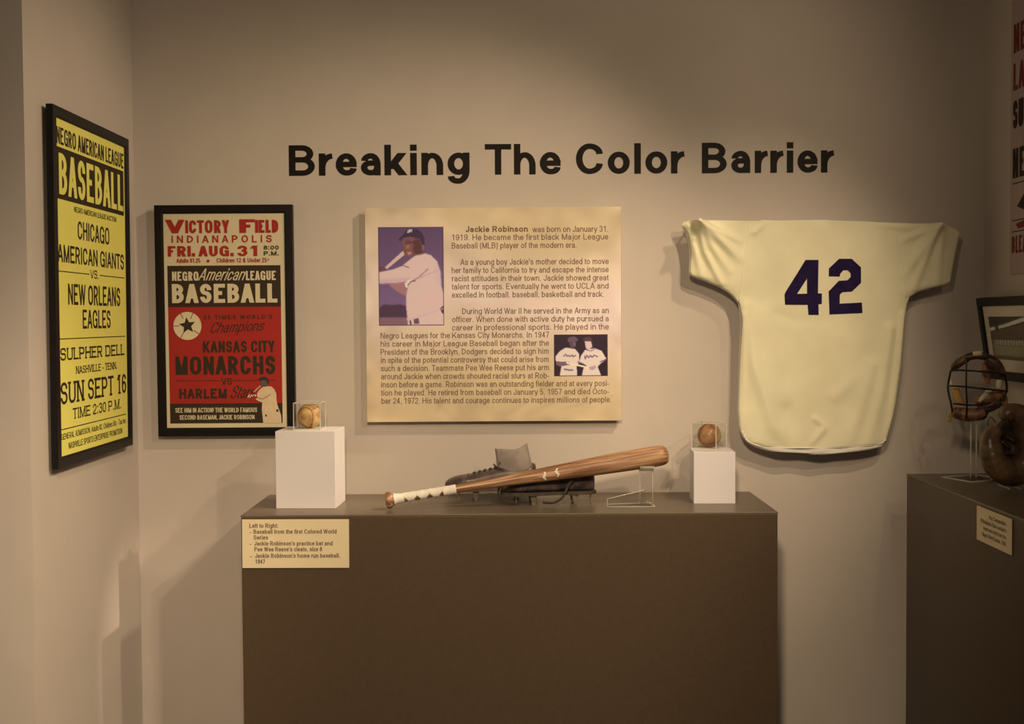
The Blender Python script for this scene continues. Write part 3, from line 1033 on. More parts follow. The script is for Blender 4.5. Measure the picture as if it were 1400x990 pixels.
ys = np.concatenate([np.linspace(301, 372, 48), np.linspace(372.8, 416, 64), np.linspace(418, 596, 72), np.linspace(597, 612, 20)])
us = np.concatenate([np.linspace(0, .03, 6)[:-1], np.linspace(.03, .97, 170), np.linspace(.97, 1, 6)[1:]])
m_ = MB()
vs_, fs_ = [], []
ny_, nx_ = len(ys), len(us)
for y in ys:
    xl, xr = interp(LS, y), interp(RS, y)
    Xr = xl + us * (xr - xl)
    wp = interp(TOPW, Xr) * np.clip(1 - (y - 301) / 70, 0, 1)
    Yr = y + wp
    dr = jdepth(Xr, Yr, xl, xr)
    for a, c, d in zip(Xr, Yr, dr):
        vs_.append(jpoint(a, c, d))
for i in range(ny_ - 1):
    for j in range(nx_ - 1):
        fs_.append((i * nx_ + j, (i + 1) * nx_ + j, (i + 1) * nx_ + j + 1, i * nx_ + j + 1))
m_.add(vs_, fs_)
jb = m_.build('back_panel', wool, tj, smooth=True, fix=False)
sm = jb.modifiers.new('cloth', 'SOLIDIFY')
sm.thickness = .002
sm.offset = -1
# the front of the shirt, hanging behind and a little lower
m_ = MB()
vs_, fs_ = [], []
ys2 = np.concatenate([np.linspace(302, 372, 16), np.linspace(373, 416, 44), np.linspace(418, 596, 20), np.linspace(598, 612, 12)])
us2 = np.linspace(0, 1, 60)
hem = [(1018, 0), (1030, 2), (1060, 4), (1113, 7), (1116, 8), (1150, 7), (1190, 5), (1211, 3)]
for y in ys2:
    xl, xr = interp(LS, y) - (1.0 if y < 400 else .5), interp(RS, y) + (.0 if y < 400 else 1.0)
    Xr = xl + us2 * (xr - xl)
    Yr = y + interp(TOPW, Xr) * np.clip(1 - (y - 301) / 70, 0, 1) + .8 + interp(hem, Xr) * np.clip((y - 560) / 52, 0, 1)
    for a, c in zip(Xr, Yr):
        e = min(a - xl, xr - a)
        d = -.030 + .050 * min(1, max(0, (y - 540) / 66)) ** 1.3
        d = d * (1 - math.exp(-max(e, 0) / 5)) - .002
        d += (.004 * math.sin(a / 8.0)) * min(1, max(0, (y - 420) / 150)) * (1 - math.exp(-e / 12))
        if y < 312:
            d = d * (y - 301) / 11 + .0 * (1 - (y - 301) / 11)
        vs_.append(jpoint(a, c, d))
n2 = len(us2)
for i in range(len(ys2) - 1):
    for j in range(n2 - 1):
        fs_.append((i * n2 + j, (i + 1) * n2 + j, (i + 1) * n2 + j + 1, i * n2 + j + 1))
m_.add(vs_, fs_)
jf = m_.build('front_panel', wool2, tj, smooth=True, fix=False)
sm = jf.modifiers.new('cloth', 'SOLIDIFY')
sm.thickness = .002
sm.offset = 1


def on_jersey(px, py, lift):
    xl, xr = interp(LS, py), interp(RS, py)
    return jpoint(px, py, float(jdepth(np.array(px), np.array(py), xl, xr)) + lift)


# seams and hems as thin rolled strips on the cloth
seam_m = mat('jersey_seam', V(236, 204, 156), .9, .1, noise=.03, nscale=40)
for pts in ([(1024, 306), (1019, 335), (1015, 365), (1012, 392), (1010, 412)], [(1223, 318), (1228, 345), (1234, 375), (1238, 408)]):
    pl = curve_pts([(a, c, 0) for a, c in pts], 6)
    MB().tube([on_jersey(p.x, p.y, .0008) for p in pl], .0014, 6).build('sleeve_seam', seam_m, tj, smooth=True)
pl = [(1013, 588), (1018, 599), (1025, 605), (1038, 609.5), (1052, 611.6), (1080, 612), (1115, 611.6), (1150, 610.4), (1185, 608.2), (1203, 605.5), (1209, 600)]
pl = curve_pts([(a, c, 0) for a, c in pl], 6)
MB().tube([on_jersey(p.x, min(p.y, 611.5), .0005) for p in pl], .0022, 8).build('hem', wool2, tj, smooth=True)
navy = mat('navy_felt', V(33, 19, 42), .85, .15, noise=.2, nscale=25)


def felt(pts, holes=()):
    q = [(1060 + a / 9.9, 340 + c / 9.9) for a, c in pts]
    hs = [[(1060 + a / 9.9, 340 + c / 9.9) for a, c in h] for h in holes]
    loops = [[Vector((a, c, 0)) for a, c in l] for l in [q] + hs]
    allp = [p for l in loops for p in l]
    bm = bmesh.new()
    bv = [bm.verts.new(p) for p in allp]
    for tri in tessellate_polygon(loops):
        bm.faces.new([bv[i] for i in tri])
    for _ in range(3):
        bmesh.ops.subdivide_edges(bm, edges=bm.edges[:], cuts=1, use_grid_fill=True)
    bm.verts.ensure_lookup_table()
    mm = MB()
    mm.add([on_jersey(v.co.x, v.co.y, .0016) for v in bm.verts], [tuple(v.index for v in f.verts) for f in bm.faces])
    bm.free()
    o = mm.build('number', navy, tj)
    s_ = o.modifiers.new('felt', 'SOLIDIFY')
    s_.thickness = .0012
    s_.offset = 0
    return o


felt([(395, 155), (572, 155), (562, 607), (615, 607), (612, 748), (567, 752), (570, 895), (435, 895), (422, 760), (118, 758), (112, 620), (130, 580)], [[(415, 405), (415, 612), (280, 612)]])
felt([(850, 140), (1020, 140), (1143, 255), (1140, 465), (1020, 580), (890, 590), (855, 625), (853, 745), (1150, 730), (1158, 870), (715, 890), (708, 580), (845, 437), (960, 430), (1003, 385), (1003, 335), (965, 293), (905, 293), (860, 345), (858, 378), (712, 376), (712, 270)])
acr = clear_mat('clear_acrylic')
acr_edge = clear_mat('acrylic_edge', (.96, .97, .95), haze=.5)
a, c = on_jersey(934, 306, 0) , on_jersey(1296, 312, 0)
a, c = Vector((a.x - .003, JY + .007, a.z - .007)), Vector((c.x, JY + .007, c.z - .006))
MB().tube([a, c], .004, 8).tube([(a.x + .03, JY + .007, a.z), (a.x + .03, 0, a.z)], .004, 8).tube([(c.x - .03, JY + .007, c.z), (c.x - .03, 0, c.z)], .004, 8).build('hanging_rod', acr_edge, tj, smooth=True)

# ------------------------------------------------------------------ white blocks
white = mat('white_gloss_laminate', V(206, 179, 151, 1.0), .4, .35, noise=.01, nscale=6)


def block(label, fl, fr, depth, z0, h, inset=0):
    w = math.hypot(fr[0] - fl[0], fr[1] - fl[1])
    an = math.atan2(fr[1] - fl[1], fr[0] - fl[0])
    t_ = thing('display_block', label, 'block', (fl[0], fl[1], z0), an)
    MB().box(0, 0, 0, w, depth, h).build('body', white, t_, bevel=.0012)
    return t_, w, an


lb, lw, la = block('taller white block on the left end of the wide pedestal', (-.695, -.291), (-.5172, -.2985), .160, PZ, .2295)
rb, rw, ra = block('shorter white block on the right end of the wide pedestal', (.5485, -.251), (.6725, -.2565), .118, PZ, .1555)

# ------------------------------------------------------------------ baseballs in clear cubes


def ball_and_case(cx, cy, z, rz, s, lab_ball, lab_case, tone, brz):
    c = thing('display_case', lab_case, 'display case', (cx, cy, z), rz, 'clear baseball cubes')
    h = s / 2
    m_ = MB()
    t = .002
    for (x0, y0, z0, x1, y1, z1) in ((-h, -h, t, h, -h + t, s - t), (-h, h - t, t, h, h, s - t), (-h, -h + t, t, -h + t, h - t, s - t), (h - t, -h + t, t, h, h - t, s - t), (-h, -h, s - t, h, h, s)):
        m_.box(x0, y0, z0, x1, y1, z1)
    m_.build('cover', acr, c)
    m_ = MB()
    e = .0011
    for sx in (-1, 1):
        for sy in (-1, 1):
            m_.box(sx * h - e, sy * h - e, 0, sx * h + e, sy * h + e, s)
        for zz in (e, s):
            m_.box(sx * h - e, -h, zz - e, sx * h + e, h, zz + e)
            m_.box(-h, sx * h - e, zz - e, h, sx * h + e, zz + e)
    m_.build('edges', acr_edge, c)
    MB().box(-h + .003, -h + .003, 0, h - .003, h - .003, .0025).build('base', acr_edge, c)
    r = .0368
    bt = thing('baseball', lab_ball, 'baseball', (cx, cy, z + .0027), brz, 'cased baseballs')
    bm = bmesh.new()
    bmesh.ops.create_uvsphere(bm, u_segments=40, v_segments=24, radius=r, matrix=Matrix.Translation((0, 0, r)))
    me = bpy.data.meshes.new('cover_leather')
    bm.to_mesh(me)
    bm.free()
    me.polygons.foreach_set('use_smooth', [True] * len(me.polygons))
    me.materials.append(tone)
    o = bpy.data.objects.new('leather_cover', me)
    COL.objects.link(o)
    o.parent = bt
    pts = []
    for k in range(120):
        a = 2 * math.pi * k / 120
        A_b = .44
        p = Vector((math.cos(a) + A_b * math.cos(3 * a), math.sin(a) - A_b * math.sin(3 * a), 2 * math.sqrt(A_b) * math.sin(2 * a)))
        p = p.normalized() * (r + .0001)
        p.rotate(Matrix.Rotation(.5, 3, 'X'))
        pts.append(p + Vector((0, 0, r)))
    m_ = MB()
    m_.tube(pts, .0007, 5, closed=True)
    for k in range(0, 120, 1):
        p = pts[k]
        tg = (pts[(k + 1) % 120] - pts[k - 1]).normalized()
        nr = (p - Vector((0, 0, r))).normalized()
        sd = tg.cross(nr)
        for sg in (-1, 1):
            q = p + sd * sg * .0035 + tg * .0012
            q = Vector((0, 0, r)) + (q - Vector((0, 0, r))).normalized() * (r + .0003)
            m_.tube([p, q], .0004, 4)
    m_.build('stitching', mat('old_ball_stitching', V(120, 66, 36), .8, .2, noise=.1, nscale=100), bt)
    return bt


leather_a = mat('aged_ball_leather', V(206, 152, 86), .45, .4, noise=.0, nscale=38, bump=.15, col2=V(150, 96, 48))
leather_b = mat('brown_ball_leather', V(172, 116, 66), .36, .5, noise=.0, nscale=40, bump=.15, col2=V(118, 72, 38))
ball_and_case(-.605, -.215, PZ + .2297, la, .080, 'old baseball in the clear cube on the taller white block', 'clear cube with a baseball on the taller white block', leather_a, .4)
pc = at_z(979, 615.3, PZ + .1557)
th = math.radians(33)
s_ = .080
ccx = pc.x - (math.cos(th) - 1 * 0) * 0
dirA = Vector((-math.cos(th), math.sin(th)))      # left face runs away to the left
dirB = Vector((math.sin(th), math.cos(th)))
cc = Vector((pc.x, pc.y)) + (dirA + dirB) * (s_ / 2)
ball_and_case(cc.x, cc.y, PZ + .1557, -th, s_, 'brown old baseball in the clear cube on the shorter white block', 'clear cube with a baseball on the shorter white block', leather_b, 2.1)

# ------------------------------------------------------------------ bat and stand
k0, k1 = Vector((-.3675, -.325, PZ + .0268)), Vector((.4705, -.255, 1.0945))
ax = (k1 - k0).normalized()
L = (k1 - k0).length
sc = L / .86
prof = [(0, .010), (.001, .019), (.004, .0235), (.008, .0252), (.014, .0248), (.02, .021), (.026, .0165), (.034, .0138), (.05, .0128), (.1, .0124), (.2, .0126), (.28, .0138), (.35, .0158), (.42, .0186), (.5, .0222), (.58, .0258), (.65, .0285), (.72, .0305), (.79, .0318), (.825, .0318), (.84, .0308), (.85, .0285), (.856, .024), (.859, .016), (.86, .006)]
tb = thing('baseball_bat', 'worn wooden baseball bat with taped handle lying across the cleats', 'bat', k0)
q = ax.to_track_quat('X', 'Z')
tb.rotation_mode = 'QUATERNION'
tb.rotation_quaternion = q
wood = bpy.data.materials.new('ash_bat_wood')
wood.use_nodes = True
nt = wood.node_tree
pb = nt.nodes['Principled BSDF']
tc = nt.nodes.new('ShaderNodeTexCoord')
mp = nt.nodes.new('ShaderNodeMapping')
mp.inputs['Scale'].default_value = (1.6, 40, 40)
n1 = nt.nodes.new('ShaderNodeTexNoise')
n1.inputs['Scale'].default_value = 3
n1.inputs['Detail'].default_value = 6
n1.inputs['Distortion'].default_value = .6
rp_ = nt.nodes.new('ShaderNodeValToRGB')
e = rp_.color_ramp.elements
e[0].position, e[0].color = .33, (*V(96, 56, 32), 1)
e[1].position, e[1].color = .7, (*V(188, 138, 88), 1)
e2 = rp_.color_ramp.elements.new(.5)
e2.color = (*V(142, 92, 56), 1)
nt.links.new(tc.outputs['Object'], mp.inputs[0])
nt.links.new(mp.outputs[0], n1.inputs['Vector'])
nt.links.new(n1.outputs['Fac'], rp_.inputs[0])
nt.links.new(rp_.outputs[0], pb.inputs['Base Color'])
pb.inputs['Roughness'].default_value = .36
pb.inputs['Specular IOR Level'].default_value = .45
MB().lathe([(x * sc, r * .98) for x, r in prof], 32).build('bat_wood', wood, tb, smooth=True)
# tape: overlapping turns, torn open in places so the brown wood shows
tape = mat('cloth_tape', V(222, 194, 154), .85, .15, noise=.12, nscale=60, bump=.3)
n = 28
m_ = MB()
vs_, fs_ = [], []
xs_ = np.linspace(.026, .212, 130) * sc
for x in xs_:
    for j in range(n):
        a = 2 * math.pi * j / n
        r0 = np.interp(x / sc, [p[0] for p in prof], [p[1] for p in prof])
        hx = ((x / .024) + a / (2 * math.pi)) % 1
        r = r0 + .0008 + .0009 * hx
        vs_.append((x, r * math.cos(a), r * math.sin(a)))
for i in range(len(xs_) - 1):
    for j in range(n):
        x = xs_[i]
        a = 2 * math.pi * (j + .5) / n
        hx = ((x / .037) + a / (2 * math.pi) * .0) % 1
        # faces looking forward and down, where turns have pulled apart
        da = abs((a - math.radians(215) + math.pi) % (2 * math.pi) - math.pi)
        gap = da < .8 and abs(hx - .5) < .26 * (1 - da / .8) and .055 < x < .17
        if not gap:
            fs_.append((i * n + j, i * n + (j + 1) % n, (i + 1) * n + (j + 1) % n, (i + 1) * n + j))
m_.add(vs_, fs_)
m_.build('grip_tape', tape, tb, smooth=True)
for xx, a0, a1 in ((.478, 150, 225), (.517, 140, 205)):          # two scraps of old tape left on the barrel
    vs_, fs_ = [], []
    r0 = np.interp(xx, [p[0] for p in prof], [p[1] for p in prof]) + .0006
    aa = np.linspace(math.radians(a0), math.radians(a1), 10)
    for k, a in enumerate(aa):
        w_ = .0045 * (1 - abs(k - 4.5) / 7) + .001 * math.sin(k * 2.3)
        of = .003 * math.sin(k * .9 + xx * 40)
        vs_ += [((xx + of) * sc - w_, r0 * math.cos(a), r0 * math.sin(a)), ((xx + of) * sc + w_, r0 * math.cos(a), r0 * math.sin(a))]
    fs_ = [(2 * k, 2 * k + 1, 2 * k + 3, 2 * k + 2) for k in range(9)]
    MB().add(vs_, fs_).build('tape_scrap', tape, tb, smooth=True)

tb2 = thing('bat_stand', 'clear bent acrylic stand holding up the bat barrel', 'stand', (.39, -.285, PZ))
# base tongue, upright post and a cradle under the barrel
m_ = MB()
m_.add([(-.105, -.026, 0), (.034, -.030, 0), (.036, .045, 0), (-.1, .022, 0), (-.105, -.026, .004), (.034, -.030, .004), (.036, .045, .004), (-.1, .022, .004)],
       [(0, 3, 2, 1), (4, 5, 6, 7), (0, 1, 5, 4), (1, 2, 6, 5), (2, 3, 7, 6), (3, 0, 4, 7)])
m_.build('foot', acr, tb2)
bz = k0.z + ax.z / ax.x * (.405 - k0.x) - .031 * 1.0
hgt = bz - PZ - .0055
ycr = k0.y + ax.y / ax.x * (.405 - k0.x) + .285
m_ = MB()
m_.box(-.004, ycr - .004, .004, .034, ycr, hgt)
m_.build('upright', acr, tb2)
m_ = MB()
pts = [(-.105, -.026), (.034, -.030), (.036, .045), (-.1, .022), (-.105, -.026)]
for (xa, ya), (xb, yb) in zip(pts[:-1], pts[1:]):
    m_.tube([(xa, ya, .002), (xb, yb, .002)], .0016, 6)
for xx in (-.004, .034):
    m_.tube([(xx, ycr - .002, .002), (xx, ycr - .002, hgt)], .0011, 6)
m_.tube([(.034, -.030, .002), (.015, ycr - .002, .012)], .001, 6)
m_.tube([(-.105, -.018, .004), (-.105, -.018, .024)], .0011, 6)
m_.tube([(-.105, -.018, .024), (.010, ycr - .012, .046)], .0014, 6)
m_.build('polished_edge', acr_edge, tb2, smooth=True)
MB().add([(-.105, -.018, .004), (.012, ycr - .012, .004), (.012, ycr - .012, .046), (-.105, -.018, .024), (-.105, -.015, .004), (.012, ycr - .009, .004), (.012, ycr - .009, .046), (-.105, -.015, .024)],
         [(0, 1, 2, 3), (7, 6, 5, 4), (0, 4, 5, 1), (1, 5, 6, 2), (2, 6, 7, 3), (3, 7, 4, 0)]).build('side_wall', acr, tb2)
m_ = MB()
arc = [(0, ycr - .03 + .0, hgt + .012)] + [(0, ycr - .002 + .033 * math.cos(a), hgt + .033 + .034 * math.sin(a)) for a in np.linspace(math.pi * 1.18, math.pi * 1.82, 9)]
vs_, fs_ = [], []
for i, p in enumerate(arc[1:]):
    vs_ += [(-.006, p[1], p[2]), (.036, p[1], p[2])]
for i in range(len(arc) - 2):
    fs_.append((2 * i, 2 * i + 1, 2 * i + 3, 2 * i + 2))
m_.add(vs_, fs_)
o = m_.build('cradle', acr_edge, tb2, smooth=True)
sm = o.modifiers.new('thick', 'SOLIDIFY')
sm.thickness = .002
sm.offset = -1

# ------------------------------------------------------------------ cleats
blk_leather = mat('old_black_leather', V(92, 70, 54), .32, .55, nscale=30, bump=.5, col2=V(40, 29, 23))
brn_leather = mat('worn_brown_leather', V(96, 72, 58), .36, .5, nscale=28, bump=.5, col2=V(52, 37, 30))
taupe = mat('dry_taupe_leather', V(134, 110, 86), .7, .2, noise=.16, nscale=24, bump=.4)
sole_m = mat('shoe_sole_leather', V(74, 56, 42), .6, .3, noise=.25, nscale=40, bump=.2)
steel = mat('tarnished_steel_spikes', V(150, 124, 88), .4, .5, noise=.25, nscale=60, metal=.6)
lace_m = mat('dark_shoelace', V(66, 50, 38), .8, .2, noise=.2, nscale=120)


def shoe(label, loc, rz, upper_m, hs=1.0, low=1.0):
    """Toe points to local -x, heel at +x; z 0 is the surface the spikes stand on."""
    t = thing('baseball_cleat', label, 'shoe', loc, rz, 'pair of old baseball cleats')
    sp = .030
    # station: x, half width, top height over the sole, squareness
    st = [(0.0, .012, .018), (.01, .028, .031), (.03, .040, .041), (.06, .046, .047), (.095, .046, .052), (.125, .042, .062), (.15, .037, .078), (.175, .034, .094), (.2, .033, .098), (.23, .034, .096), (.255, .034, .099), (.275, .028, .104), (.285, .016, .100)]
    st = [(x, w_, h * (hs if x < .13 else low)) for x, w_, h in st]
    m_ = MB()
    n = 20
    vs_, fs_ = [], []
    for x, hw, h in st:
        for j in range(n):
            a = 2 * math.pi * j / n
            c_, s_ = math.cos(a), math.sin(a)
            pw_ = .72
            yy = hw * math.copysign(abs(c_) ** pw_, c_)
            zz = h / 2 + h / 2 * math.copysign(abs(s_) ** pw_, s_)
            narrow = 1 - .42 * max(0, (zz - .045) / .06) if x > .12 else 1
            vs_.append((x, yy * narrow, sp + .006 + zz))
    for i in range(len(st) - 1):
        for j in range(n):
            fs_.append((i * n + j, i * n + (j + 1) % n, (i + 1) * n + (j + 1) % n, (i + 1) * n + j))
    fs_.append(tuple(range(n - 1, -1, -1)))
    fs_.append(tuple((len(st) - 1) * n + j for j in range(n)))
    m_.add(vs_, fs_)
    o = m_.build('upper', upper_m, t, smooth=True)
    ss = o.modifiers.new('round', 'SUBSURF')
    ss.levels = ss.render_levels = 1
    # collar round the ankle opening
    cl = [(x, y, z * low + sp) for x, y, z in ((.165, 0, .092), (.185, .022, .1), (.22, .025, .1), (.255, .024, .104), (.278, .012, .109), (.284, 0, .112), (.278, -.012, .109), (.255, -.024, .104), (.22, -.025, .1), (.185, -.022, .1))]
    m_ = MB()
    if low < .7:
        m_.tube(cl, .0045, 8, closed=True)
        m_.build('collar', upper_m, t, smooth=True)
    # toe-cap seam and side seams
    m_ = MB()
    for x, hw, h in ((.062, .0465, .0475 * hs),):
        m_.tube([(x + .012 * math.sin(a), hw * math.copysign(abs(math.cos(a)) ** .72, math.cos(a)), sp + .006 + h / 2 + (h / 2 + .0006) * math.copysign(abs(math.sin(a)) ** .72, math.sin(a))) for a in np.linspace(-.2, math.pi + .2, 24)], .0012, 5)
    m_.build('toe_seam', lace_m, t, smooth=True)
    # sole: follows the outline, waisted under the arch
    outl = [(-.003, .006), (.008, .029), (.03, .043), (.06, .049), (.095, .048), (.13, .04), (.165, .034), (.2, .034), (.24, .037), (.27, .033), (.288, .016)]
    lp = [(x, y) for x, y in outl] + [(x, -y) for x, y in outl[::-1]]
    n = len(lp)
    vs_ = [(x, y, sp - .002) for x, y in lp] + [(x, y, sp + .008) for x, y in lp]
    fs_ = [tuple(range(n - 1, -1, -1)), tuple(range(n, 2 * n))] + [(i, (i + 1) % n, n + (i + 1) % n, n + i) for i in range(n)]
    MB().add(vs_, fs_).build('sole', sole_m, t, bevel=.001)
    # steel spikes: three at the ball of the foot, three at the heel
    for (x, y, an) in ((.045, 0, 0), (.095, -.034, .5), (.095, .034, -.5), (.222, -.025, .4), (.222, .025, -.4), (.272, 0, 0)):
        m_ = MB()
        hw, ht = .011, .0016
        ca, sa = math.cos(an + math.pi / 2 if y == 0 else an), math.sin(an + math.pi / 2 if y == 0 else an)
        P = []
        for zz, w_ in ((sp - .002, hw), (.006, hw * .62), (0, hw * .5)):
            for s1, s2 in ((-1, -1), (1, -1), (1, 1), (-1, 1)):
                lx, ly = s1 * w_, s2 * ht
                P.append((x + lx * ca - ly * sa, y + lx * sa + ly * ca, zz))
        F_ = [(0, 3, 2, 1), (8, 9, 10, 11)]
        for r_ in (0, 1):
            for k in range(4):
                F_.append((r_ * 4 + k, r_ * 4 + (k + 1) % 4, r_ * 4 + 4 + (k + 1) % 4, r_ * 4 + 4 + k))
        m_.add(P, F_)
        m_.build('spike', steel, t)
    # laces zig-zag up the instep
    m_ = MB()
    pts = []
    for k in range(6):
        x = .088 + k * .0165
        h = np.interp(x, [s[0] for s in st], [s[2] for s in st]) + sp + .0085
        w_ = .017
        pts.append(((x, -w_, h - .004), (x + .006, 0, h + .002), (x, w_, h - .004)))
    for p in pts:
        m_.tube(curve_pts(p, 4), .0026, 6)
    for p, q2 in zip(pts[:-1], pts[1:]):
        m_.tube([p[0], q2[2]], .002, 6)
    for k in (4, 5):
        x, y, z = pts[k][1]
        m_.tube(curve_pts([(x, y, z), (x - .008, -.012, z + .01), (x - .004, -.02, z + .004), (x + .004, -.01, z)], 5), .0022, 6)
    m_.build('laces', lace_m, t, smooth=True)
    return t


s1 = at_z(612, 687, PZ)
shoe1 = shoe('brown leather cleat with a tall upright tongue behind the bat', (s1.x - .012, -.125, PZ), math.radians(3), brn_leather, .84, .72)
# tall dry tongue standing out of the rear shoe
tg = []
m_ = MB()
nu, nv = 12, 10
P0 = shoe1.location
for i in range(nv):
    v = i / (nv - 1)
    for j in range(nu):
        u = j / (nu - 1)
        x = .166 + u * .112 - .01 * v * (1 - u) - .022 * v * u
        y = -.028 * math.sin(u * 2.4 + .3) - .006 * math.sin(v * 4)
        z = .072 + v * (.086 + .012 * u ** 2 - .006 * math.sin(u * 3.1)) + .002 * math.sin(u * 9 + v * 5)
        m_.v.append((x, y, z))
for i in range(nv - 1):
    for j in range(nu - 1):
        m_.f.append((i * nu + j, i * nu + j + 1, (i + 1) * nu + j + 1, (i + 1) * nu + j))
        m_.mi.append(0)
o = m_.build('tongue', taupe, shoe1, smooth=True)
o['label'] = 'dry taupe tongue'
sm = o.modifiers.new('thick', 'SOLIDIFY')
sm.thickness = .004
s2 = at_z(686, 690, PZ)
shoe2 = shoe('black leather cleat with trailing laces directly under the bat', (-.029, -.228, PZ), math.radians(5), blk_leather, .8, .62)


def loc2(px, py, y):
    p = at_y(px, py, y) - Vector(shoe2.location)
    p.rotate(Matrix.Rotation(-math.radians(5), 3, 'Z'))
    return p


MB().tube(curve_pts([loc2(a, c, yy) for a, c, yy in ((806, 651, -.205), (792, 653, -.237), (779, 661, -.262), (774, 671, -.272), (768, 681, -.275), (757, 687.3, -.275), (742, 687, -.272))], 6), .0046, 8, flat=.6).build('loose_lace', lace_m, shoe2, smooth=True)
MB().tube(curve_pts([loc2(a, c, yy) for a, c, yy in ((684, 664, -.262), (681, 672, -.268), (684, 680, -.268), (694, 685.5, -.268), (708, 687, -.266))], 6), .0028, 8).build('loose_lace', lace_m, shoe2, smooth=True)

# ------------------------------------------------------------------ label cards
card_m = mat('cream_card', V(214, 178, 122), .6, .2, noise=.02, nscale=12)
card_ink = mat('card_text_ink', V(104, 74, 52), .6, .2, noise=.05)
tc_ = thing('label_card', 'cream label card listing the exhibits at the upper left of the wide pedestal', 'label', (-.769, -.4155, .7945), rot=(0, math.radians(.25), 0))
cw, chh = .3055, .1395
cb = MB().box(0, -.003, 0, cw, 0, chh).build('card', card_m, tc_, bevel=.0005)
m_ = MB()


def cl(s, xa, xb, y, cap=6.0):
    k = 1650 / 3.436
    vs, fs = words(s, (xa - 331) / k, (776.5 - y) / k, cap / k, (xb - xa) / k, wv=.17, wh=.14)
    m_.flat(vs, fs, -.0035)


for args in (('Left to Right:', 341, 381, 720.8), ('-', 341.5, 344, 729.4), ('Baseball from the first Colored World', 346.5, 461, 729), ('Series', 346.5, 367, 737), ('-', 341.5, 344, 745.7), ("Jackie Robinson's practice bat and", 347.5, 455.5, 745.3), ("Pee Wee Reese's cleats, size 8", 347.5, 441, 753.3), ('-', 341.8, 344.3, 762.6), ("Jackie Robinson's home run baseball,", 348.5, 465.5, 762.3), ('1947', 348.5, 362.5, 770.3)):
    cl(*args)
m_.build('lettering', card_ink, cb)

tcr = thing('label_card', 'small cream label card on the side of the right pedestal', 'label', (1.2125, -.735, .922), rot=(0, 0, math.radians(-90)))
cbr = MB().box(0, -.003, 0, .215, 0, .088).build('card', card_m, tcr, bevel=.0005)
m_ = MB()
for s, xa, xb, zz in (("Roy Campanella's", .082, .187, .066), ("Philadelphia Stars catcher's", .026, .187, .0495), ('mask and mitt from the', .046, .187, .033), ('Negro World Series, 1945', .038, .187, .0165)):
    vs, fs = words(s, xa, zz, .0105, xb - xa, wv=.16)
    m_.flat(vs, fs, -.0035)
m_.build('lettering', card_ink, cbr)

# ------------------------------------------------------------------ right wall: poster and framed photograph
tpk = thing('wall_poster', 'pale pink printed poster high on the right wall', 'poster', (XR - .001, -.212, 1.626), rot=(0, 0, math.radians(-90)))
pinkp = mat('pink_paper', V(166, 132, 106), .65, .2, noise=.04, nscale=8)
PW, PH = .36, .815
pk = MB().box(0, -.004, 0, PW, 0, PH).build('poster_sheet', pinkp, tpk, bevel=.0004)
mar = mat('maroon_poster_ink', V(110, 40, 34), .6, .2, noise=.05)


def pl_(s, z, cap, mi, x=.013, w=.24):
    vs, fs = words(s, x, z, cap, w, wv=.2, rcap=.3)
    MB().flat(vs, fs, -.0046, mi).build('lettering', [dk_ink, mar], pk)


pl_('NEGRO', .655, .085, 1)
pl_('LADIES', .545, .08, 1)
pl_('SUNDAY', .432, .083, 0)
pl_('NEGRO', .285, .088, 0)
pl_('BLEACHERS', .062, .052, 1)
m_ = MB()
for zz in (.268, .218 - .06, .125):
    m_.box(.015, -.0046, zz, .33, -.0042, zz + .003, 0)
m_.build('rule_line', [dk_ink, mar], pk)
m_ = MB()
m_.poly([(.05, .2), (.1, .235), (.19, .24), (.2, .2), (.12, .18)], -.0046, 0)
m_.build('printed_figure', [dk_ink, mar], pk)
m_ = MB()
m_.poly([(.04, .148), (.1, .156), (.2, .152), (.2, .138), (.06, .134)], -.0046, 1)
m_.build('printed_figure', [dk_ink, mar], pk)

tfp = thing('framed_photograph', 'old team photograph in a black frame low on the right wall', 'picture', (XR - .012, -.118, 1.312), rot=(math.radians(8.5), 0, math.radians(-90)))
FW, FH = .42, .25
ring_frame(FW, FH, .026, .022, 'frame', frame_m, tfp)
matb = mat('picture_mat', V(196, 166, 128), .7, .15, noise=.02, nscale=10)
MB().box(.022, -.015, .022, FW - .022, -.012, FH - .022).build('mat_board', matb, tfp)
shp = [([(0, 0), (100, 0), (100, 18), (0, 34)], (70, 54, 40), 1, 3), ([(0, 26), (35, 18), (100, -4), (100, 6), (40, 24), (0, 34)], (206, 180, 146), 1, 1), ([(14, 10), (22, 10), (22, 45), (14, 45)], (60, 46, 36), .9, 1),
       ([(0, 36), (100, 12), (100, 52), (0, 56)], (96, 74, 54), 1, 2), ([(8, 54), (100, 54), (100, 66), (8, 66)], (176, 150, 114), 1, 1), ([(6, 66), (100, 66), (100, 100), (6, 100)], (142, 124, 82), 1, 2), ([(0, 90), (100, 92), (100, 100), (0, 100)], (90, 66, 48), .8, 2)]
for k in range(14):
    shp.append(([(10 + k * 6.5, 56), (13 + k * 6.5, 55), (13.4 + k * 6.5, 68), (9.8 + k * 6.5, 68)], (118, 96, 70), .8))
img = paint(150, 90, 0, 0, 100, 100, ((120, 92, 66), (120, 96, 66)), shp, 1)
img = img * (1 + .10 * blur(rng.normal(0, 1, (90, 150, 1)), 1))
inkgrid('photograph', .060, .062, FW - .060, FH - .058, -.0155, np.clip(img, 5, 250), print_mat('photo_print', .5), tfp)

